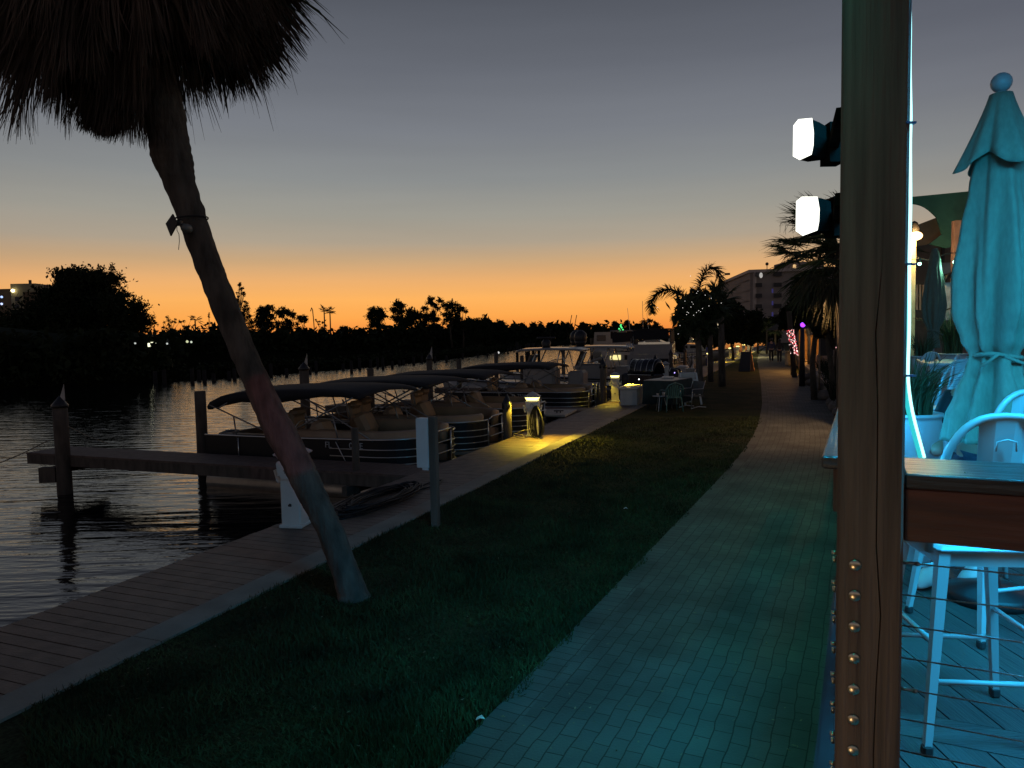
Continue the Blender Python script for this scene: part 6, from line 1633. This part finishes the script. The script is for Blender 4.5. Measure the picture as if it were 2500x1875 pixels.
# ---------------------------------------------------------------- right of the path: planting bed, rocks, tiki hut
mrock = mat('boulder', (.16, .14, .12), .9, nscale=3, namt=.3, bump=.8, bscale=6)
def boulder(px, py, r_, label, sq=(1.3, 1, .6)):
    p = G(px, py, 0); q = MB(); rg = []
    ph = rnd.uniform(0, 9)
    for i in range(9):
        a = -math.pi/2+math.pi*i/8; rg.append([Vector((math.cos(a)*math.cos(b_)*r_*sq[0]*(1+.14*math.sin(3*b_+ph+i)), math.cos(a)*math.sin(b_)*r_*sq[1]*(1+.12*math.sin(2*b_+ph)), max(-.03, math.sin(a)*r_*sq[2]+r_*.35))) for b_ in np.linspace(0, 2*math.pi, 15)[:-1]])
    q.loft(rg, smooth=False); o = q.build('boulder', mrock); o.location = p; o.rotation_euler = (0, 0, rnd.uniform(0, 3)); tag(o, label, 'boulder', 'boulders edging the bed beside the path')
# low serpentine wall
mwl = mat('wall_cap', (.20, .165, .13), .8, nscale=4, namt=.25)
def lowwall(pts, label, h=.42):
    P = smooth(resample([G(a, b_, 0) for a, b_ in pts], 40)[0], 3); t = thing('garden_wall', label, 'wall', P[0])
    q = MB(); rg = []
    for i, p in enumerate(P):
        d = (P[min(39, i+1)]-P[max(0, i-1)]).normalized(); n_ = Vector((-d.y, d.x, 0))*.12
        rg.append([p-n_+Vector((0, 0, -.05)), p-n_+Vector((0, 0, h)), p+n_+Vector((0, 0, h)), p+n_+Vector((0, 0, -.05))])
    q.loft(rg, smooth=False); q.build('wall_body', mrock, t, world=True)
    q = MB(); rg = []
    for i, p in enumerate(P):
        d = (P[min(39, i+1)]-P[max(0, i-1)]).normalized(); n_ = Vector((-d.y, d.x, 0))*.2
        rg.append([p-n_+Vector((0, 0, h)), p-n_+Vector((0, 0, h+.08)), p+n_+Vector((0, 0, h+.08)), p+n_+Vector((0, 0, h))])
    q.loft(rg, smooth=False); q.build('wall_cap', mwl, t, world=True)
lowwall([(1955, 893), (1975, 918), (1998, 938), (2030, 968), (2075, 985), (2120, 990)], 'low curving garden wall nearest along the right of the path')
lowwall([(1932, 868), (1938, 878), (1950, 892), (1965, 905)], 'farther low garden wall where the path narrows', h=.5)
for k, (px, py, r_) in enumerate([(2003, 955, .34), (2022, 975, .36), (2040, 990, .3), (2052, 1003, .34), (2068, 1018, .36), (1968, 925, .3), (1985, 940, .28)]):
    boulder(px, py, r_, ['third dark boulder along the wall foot counted from the tall post', 'second dark boulder along the wall foot', 'small boulder between two larger ones by the post', 'boulder nearest the tall post at the path edge', 'boulder half hidden behind the tall post', 'farthest dark boulder at the wall foot', 'second farthest boulder at the wall foot'][k])
# bed of grassy plants behind the wall
rg_ = np.random.default_rng(77); n = 2600
bx_ = []
for k in range(n):
    px = rg_.uniform(1960, 2080); d_ = rg_.uniform(20, 44); p = A(px, 860, d_); bx_.append((p.x+.8, d_, .3))
bx_ = np.array(bx_); az = rg_.uniform(0, 6.28, n); L = rg_.uniform(.4, 1.0, n); K = 5; f = np.linspace(0, 1, K)[None, :]
P = np.stack([bx_[:, 0:1]+np.cos(az)[:, None]*L[:, None]*.5*f**1.6, bx_[:, 1:2]+np.sin(az)[:, None]*L[:, None]*.5*f**1.6, bx_[:, 2:3]+L[:, None]*(f-.3*f**3)], 2)
Vv, Fv = ribbons(P, .03, .002); tag(npmesh('ground_cover', Vv, Fv, mfol), 'dark strappy ground cover filling the bed behind the garden wall', 'plants', kind='stuff')
# tiki hut with orange light
dh = 40.0
mth = mat('thatch', (.20, .14, .075), .95, nscale=8, namt=.4, bump=.6, bscale=30); mthw = mat('bamboo', (.28, .17, .08), .7)
hut = thing('tiki_hut', 'orange lit open bar hut with a ragged thatch fringe right of the purple lamp', 'hut', A(1985, 880, dh))
q = MB(); a, b_ = A(1962, 800, dh), A(2120, 800, dh)
q.loft([[Vector((a.x-.3, dh-1, a.z-.1)), Vector((b_.x+2, dh-1, b_.z-.1)), Vector((b_.x+2, dh+5, b_.z-.1)), Vector((a.x-.3, dh+5, a.z-.1))], [Vector((a.x+1.6, dh+1.6, a.z+1.7)), Vector((b_.x, dh+1.6, b_.z+1.7)), Vector((b_.x, dh+2.4, b_.z+1.7)), Vector((a.x+1.6, dh+2.4, a.z+1.7))]], smooth=False); q.build('thatch_roof', mat('dark_thatch', (.035, .032, .028), .95, nscale=8), hut, world=True)
n = 1400; xx = nr.uniform(a.x-.3, b_.x+2, n); K = 3; f = np.linspace(0, 1, K)[None, :]
P = np.stack([xx[:, None]+nr.normal(0, .03, (n, 1))*f, np.full((n, 1), dh-1)+nr.uniform(-.12, .12, (n, 1))+0*f, (a.z-.05)-nr.uniform(.15, .5, (n, 1))*f], 2)
Vv, Fv = ribbons(P, .05, .002); npmesh('thatch_fringe', Vv, Fv, mth, hut, world=True)
q = MB(); q.box((a.x+1.6+4, dh+4.6, 1.3), (8, .15, 2.8)); q.build('back_wall', mthw, hut, world=True)
for px in (1975, 2003, 2030, 2060):
    q = MB(); p = A(px, 850, dh-.9); q.tube([(p.x, p.y, 0), (p.x, p.y, a.z)], .09, 8); q.build('hut_post', mthw, hut, world=True)
q = MB(); p, p2 = A(1990, 850, dh-.6), A(2075, 850, dh-.6); q.box(((p.x+p2.x)/2, dh-.6, .5), (p2.x-p.x, .4, 1.0)); q.build('bar_counter', mat('pink_stone', (.34, .22, .17), .8, nscale=5), hut, world=True)
for px, pyy in ((1975, 812), (2040, 815), (1925, 815)):
    p = A(px, pyy, dh+1.5); point('hut_light', p, (1, .45, .10), 160, .12)
def lampball(label, px, py, d_, r_, c_, s_, nm='hanging_lamp', g=None, sc3=(1, 1, 1)):
    p = A(px, py, d_); t = thing(nm, label, 'lamp', p, 0, g); q = MB(); q.sphere(p, r_, 12, sc3); q.build('glowing_globe', glow('glow_'+nm+str(px), c_, s_), t, world=True)
    q = MB(); q.tube([p+Vector((0, 0, r_*sc3[2]*.9)), p+Vector((0, 0, r_*sc3[2]+.25))], .02, 5); q.build('stem', mdark, t, world=True); return t
lampball('white pointed lantern hanging above the kiosk roof', 2000, 811, dh-2, .13, (1, 1, .95), 8, sc3=(1, 1, 1.6))
pl = thing('purple_lamp_post', 'dark post topped by a glowing purple globe beside the path', 'lamp post', A(1960, 900, 30))
q = MB(); q.sphere(A(1960, 793, 30), .10, 12); q.build('purple_globe', glow('purple_glow', (.30, .04, 1), 2.6), pl, world=True)
q = MB(); p = A(1959, 800, 30); q.tube([(p.x, 30, 0), (p.x, 30, p.z)], [.13, .09], 8); q.build('post', mdark, pl, world=True)
# palm trunk wrapped with red and white lights
tw = thing('palm_tree', 'palm trunk wrapped in glowing red and white lights beside the tiki hut', 'palm tree', A(1932, 880, 36))
q = MB(); p0 = A(1940, 880, 36); p0.z = 0; q.tube([p0, A(1930, 806, 36), A(1926, 760, 36)], .13, 8); q.build('trunk', mtrunk, tw, world=True)
q = MB(); q2 = MB()
for k in range(150):
    f = k/150; a = k*.9; c = A(1940, 866, 36).lerp(A(1929, 806, 36), f)+Vector((.15*math.cos(a), -.15*abs(math.sin(a)), 0))
    c = c+Vector((rr2.gauss(0, .03), 0, rr2.gauss(0, .05))); (q if (int(f*9+a*.16) % 2 == 0) else q2).sphere(c, rr2.uniform(.012, .024), 5)
q.build('white_bulbs', glow('warmwhite_bulb', (1, .75, .7), 2), tw, world=True); q2.build('red_bulbs', glow('red_bulb', (1, .08, .1), 1.6), tw, world=True)
tw2 = thing('palm_tree', 'second palm trunk with red and white lights close to the tall post', 'palm tree', A(2036, 880, 33))
q = MB(); p0 = A(2040, 880, 33); p0.z = 0; q.tube([p0, A(2036, 806, 33), A(2035, 760, 33)], .12, 8); q.build('trunk', mtrunk, tw2, world=True)
q = MB()
for k in range(40):
    c = A(2036+rr2.gauss(0, 5), rr2.choice([812, 815, 830, 848]), 32.8); q.sphere(c, .028, 5)
q.build('pink_bulbs', glow('pink_bulb', (1, .5, .5), 2.5), tw2, world=True)
# menu board kiosk
mk = thing('menu_board', 'dark notice board with a pale roofed frame in front of the hut', 'board', A(2015, 860, 27))
q = MB(); a, b_ = A(2003, 824, 27), A(2033, 868, 27); q.box(((a.x+b_.x)/2, 27, (a.z+b_.z)/2), (b_.x-a.x, .06, a.z-b_.z)); q.build('board', mdark, mk, world=True)
q = MB(); q.bar(A(1983, 815, 27), A(2052, 819, 27), .5, .09); q.build('roof', mat('pale_wood', (.26, .2, .14), .7), mk, world=True)
for px in (2001, 2035, 2049):
    q = MB(); p = A(px, 820, 27); q.tube([(p.x, 27, 0), (p.x, 27, p.z)], .035, 6); q.build('post', MATS['pale_wood'], mk, world=True)
# boat-shaped planter / bench with lantern at the bend
bn = thing('planter_bench', 'pale bench shaped planter box at the bend of the path', 'planter', A(1938, 872, 48))
q = MB(); p = A(1938, 868, 48); q.box((p.x, 48, .45), (1.0, .6, .9), bev=.06); q.box((p.x, 48, .95), (1.2, .7, .1)); q.build('box', mat('pale_stone', (.3, .27, .2), .8), bn, world=True)
# path lamps warm
lampball('white globe lamp over the far path end left of the walkers', 1844, 826, 70, .16, (1, .93, .75), 9)
lampball('pale pointed lamp beside the bare palm trunk', 1757, 792, 50, .15, (1, .8, .5), 1.2, sc3=(1, 1, 2.2))
for k, (px, py, c_) in enumerate([(1687, 794, (.9, .95, 1)), (1694, 794, (.9, .95, 1)), (1720, 796, (.8, .8, .9)), (1528, 823, (1, .95, .8)), (1533, 821, (1, .95, .8)), (1506, 818, (.9, .9, 1)), (1647, 910, (.4, .3, 1)), (1560, 926, (1, 1, 1))]):
    q = MB(); q.sphere(A(px, py, [55, 55, 55, 61, 61, 61, 26, 18.5][k]), [.1, .1, .05, .1, .1, .08, .02, .018][k], 8); o = q.build('lamp', glow('pinlamp%d' % k, c_, 3))  # last sphere is no lamp: a glint put in as emission
    tag(o, ['left white lamp glinting under the queen palm crown', 'right white lamp glinting under the queen palm crown', 'faint lamp right of the queen palm trunk', 'left bright deck lamp of the lifted boat', 'right bright deck lamp of the lifted boat', 'small lamp on the left of the lifted boat', 'tiny violet lamp on a moored boat hull', 'tiny glowing bead standing for a white glint on the smoker grill'][k], 'lamp')
point('far_path_light', A(1850, 835, 66), (1, .8, .35), 260, .2)
point('far_dock_light', Vector((A(1835, 850, 85).x, 85, 2.2)), (1, .8, .3), 400, .3)
# blue lit piling
bp2 = thing('blue_lit_post', 'dock post glowing faint blue beside the dock lamps', 'post', G(1728, 893, 0))
q = MB(); p = G(1728, 893, 0); q.tube([p, p+Vector((0, 0, 1.3))], .13, 10); q.build('post', mat('blue_post', (.06, .07, .22), .6), bp2, world=True)
point('blue_light', p+Vector((-.2, -.6, .9)), (.2, .25, 1), 3, .05)
# walkers
def walker(label, px, py, mtop_, mleg_, h_, rz, stride, hair):
    p = G(px, py, 0); t = thing('person', label, 'person', p, rz); k = h_/1.75
    hip = .92; 
    pts = [(0, 0, hip), (0, 0, 1.15), (0, 0, 1.38), (0, 0, 1.50), (0, .01, 1.58), (0, .02, 1.68), (.19, 0, 1.40), (.25, -.06*stride, 1.14), (.24, .1*stride, .88), (-.19, 0, 1.40), (-.25, .06*stride, 1.14), (-.24, -.1*stride, .88),
           (.09, 0, .86), (.10, .14*stride, .48), (.10, .26*stride, .09), (.10, .26*stride+.14, .05), (-.09, 0, .86), (-.10, -.02*stride, .48), (-.10, -.28*stride, .12), (-.10, -.28*stride+.13, .05)]
    ed = [(0, 1), (1, 2), (2, 3), (3, 4), (4, 5), (2, 6), (6, 7), (7, 8), (2, 9), (9, 10), (10, 11), (0, 12), (12, 13), (13, 14), (14, 15), (0, 16), (16, 17), (17, 18), (18, 19)]
    rd = [(.14, .10), (.12, .09), (.15, .10), .055, .06, .09, (.06, .07), .045, .035, (.06, .07), .045, .035, .085, .06, .045, .035, .085, .06, .045, .035]
    pts = [tuple(c*k for c in q_) for q_ in pts]
    make_skin('body', pts, ed, rd, mskin, t)
    make_skin('shirt', pts[:4]+[pts[6], pts[7], pts[8], pts[9], pts[10], pts[11]], [(0, 1), (1, 2), (2, 3), (2, 4), (4, 5), (5, 6), (2, 7), (7, 8), (8, 9)], [(.17, .13), (.145, .115), (.17, .125), .06, .08, .065, .045, .08, .065, .045], mtop_, t)
    make_skin('trousers', [pts[0], pts[12], pts[13], pts[14], pts[16], pts[17], pts[18]], [(0, 1), (1, 2), (2, 3), (0, 4), (4, 5), (5, 6)], [(.155, .12), .10, .075, .06, .10, .075, .06], mleg_, t)
    q = MB(); q.sphere(Vector((0, -.02, 1.67*k)), .115, 12, (1, 1.05, 1.12)); 
    if hair: q.sphere(Vector((0, -.06, 1.52*k)), .09, 10, (1, .6, 1.6))
    q.build('hair', mblk, t)
    return t
walker('left walker on the path in a dark blue top, seen from behind mid stride', 1883, 884, mat('blue_top', (.03, .035, .09), .8), mblk, 1.8, R(-15), 1.0, False)
walker('right walker on the path in black with legs close together', 1903, 886, mtop, mtop, 1.74, R(-10), .35, True)
# added fixture, out of view, and the spot that tints the palm trunk pink
sf = thing('added_spot_can', 'small round spotlight fixture on the roof beam aimed at the leaning palm', 'light', rl(.9, pv-.2, 3.62))
q = MB(); q.lathe([(.01, .08), (.05, .06), (.055, -.05), (.05, -.06)], rl(.9, pv-.2, 3.62), 14); q.build('can', mblk, sf, world=True)
spot('pink_spot', rl(.9, pv-.36, 3.56), A(688, 1035, 6.35), (1, .16, .22), 120, 9.6, .25, .02)
area('palm_wash', rl(-.6, pv-.1, 3.5), rl(.6, pv-.1, 3.5), .02, (1, .85, .7), 9, (-1, .6, .1)).data.spread = R(60)  # added wash light without a fixture, lifts the upper palm trunk
spot('post_warm_spot', rl(-.1, -.75, .25), rl(2.05, .02, 1.35), (1, .62, .3), 26, 58, .8, .1)  # added low spot without a fixture, warms the post front

hl = thing('hanging_lamp', 'warm lamp hung under the roof beam farther along the path', 'lamp', rl(18, 0, 3.15))  # added lamp, hidden behind the post, to warm the far path
q = MB(); q.sphere(rl(18, 0, 3.1), .09, 10); q.build('glowing_globe', glow('added_warm_globe', (1, .6, .3), 3), hl, world=True)
q = MB(); q.tube([rl(18, 0, 3.15), rl(18, 0, 3.65)], .015, 5); q.build('stem', mdark, hl, world=True)
spot('warm_path_light', rl(18, -.3, 3.0), rl(18, -1.8, 0), (1, .58, .28), 300, 120, .6, .1)
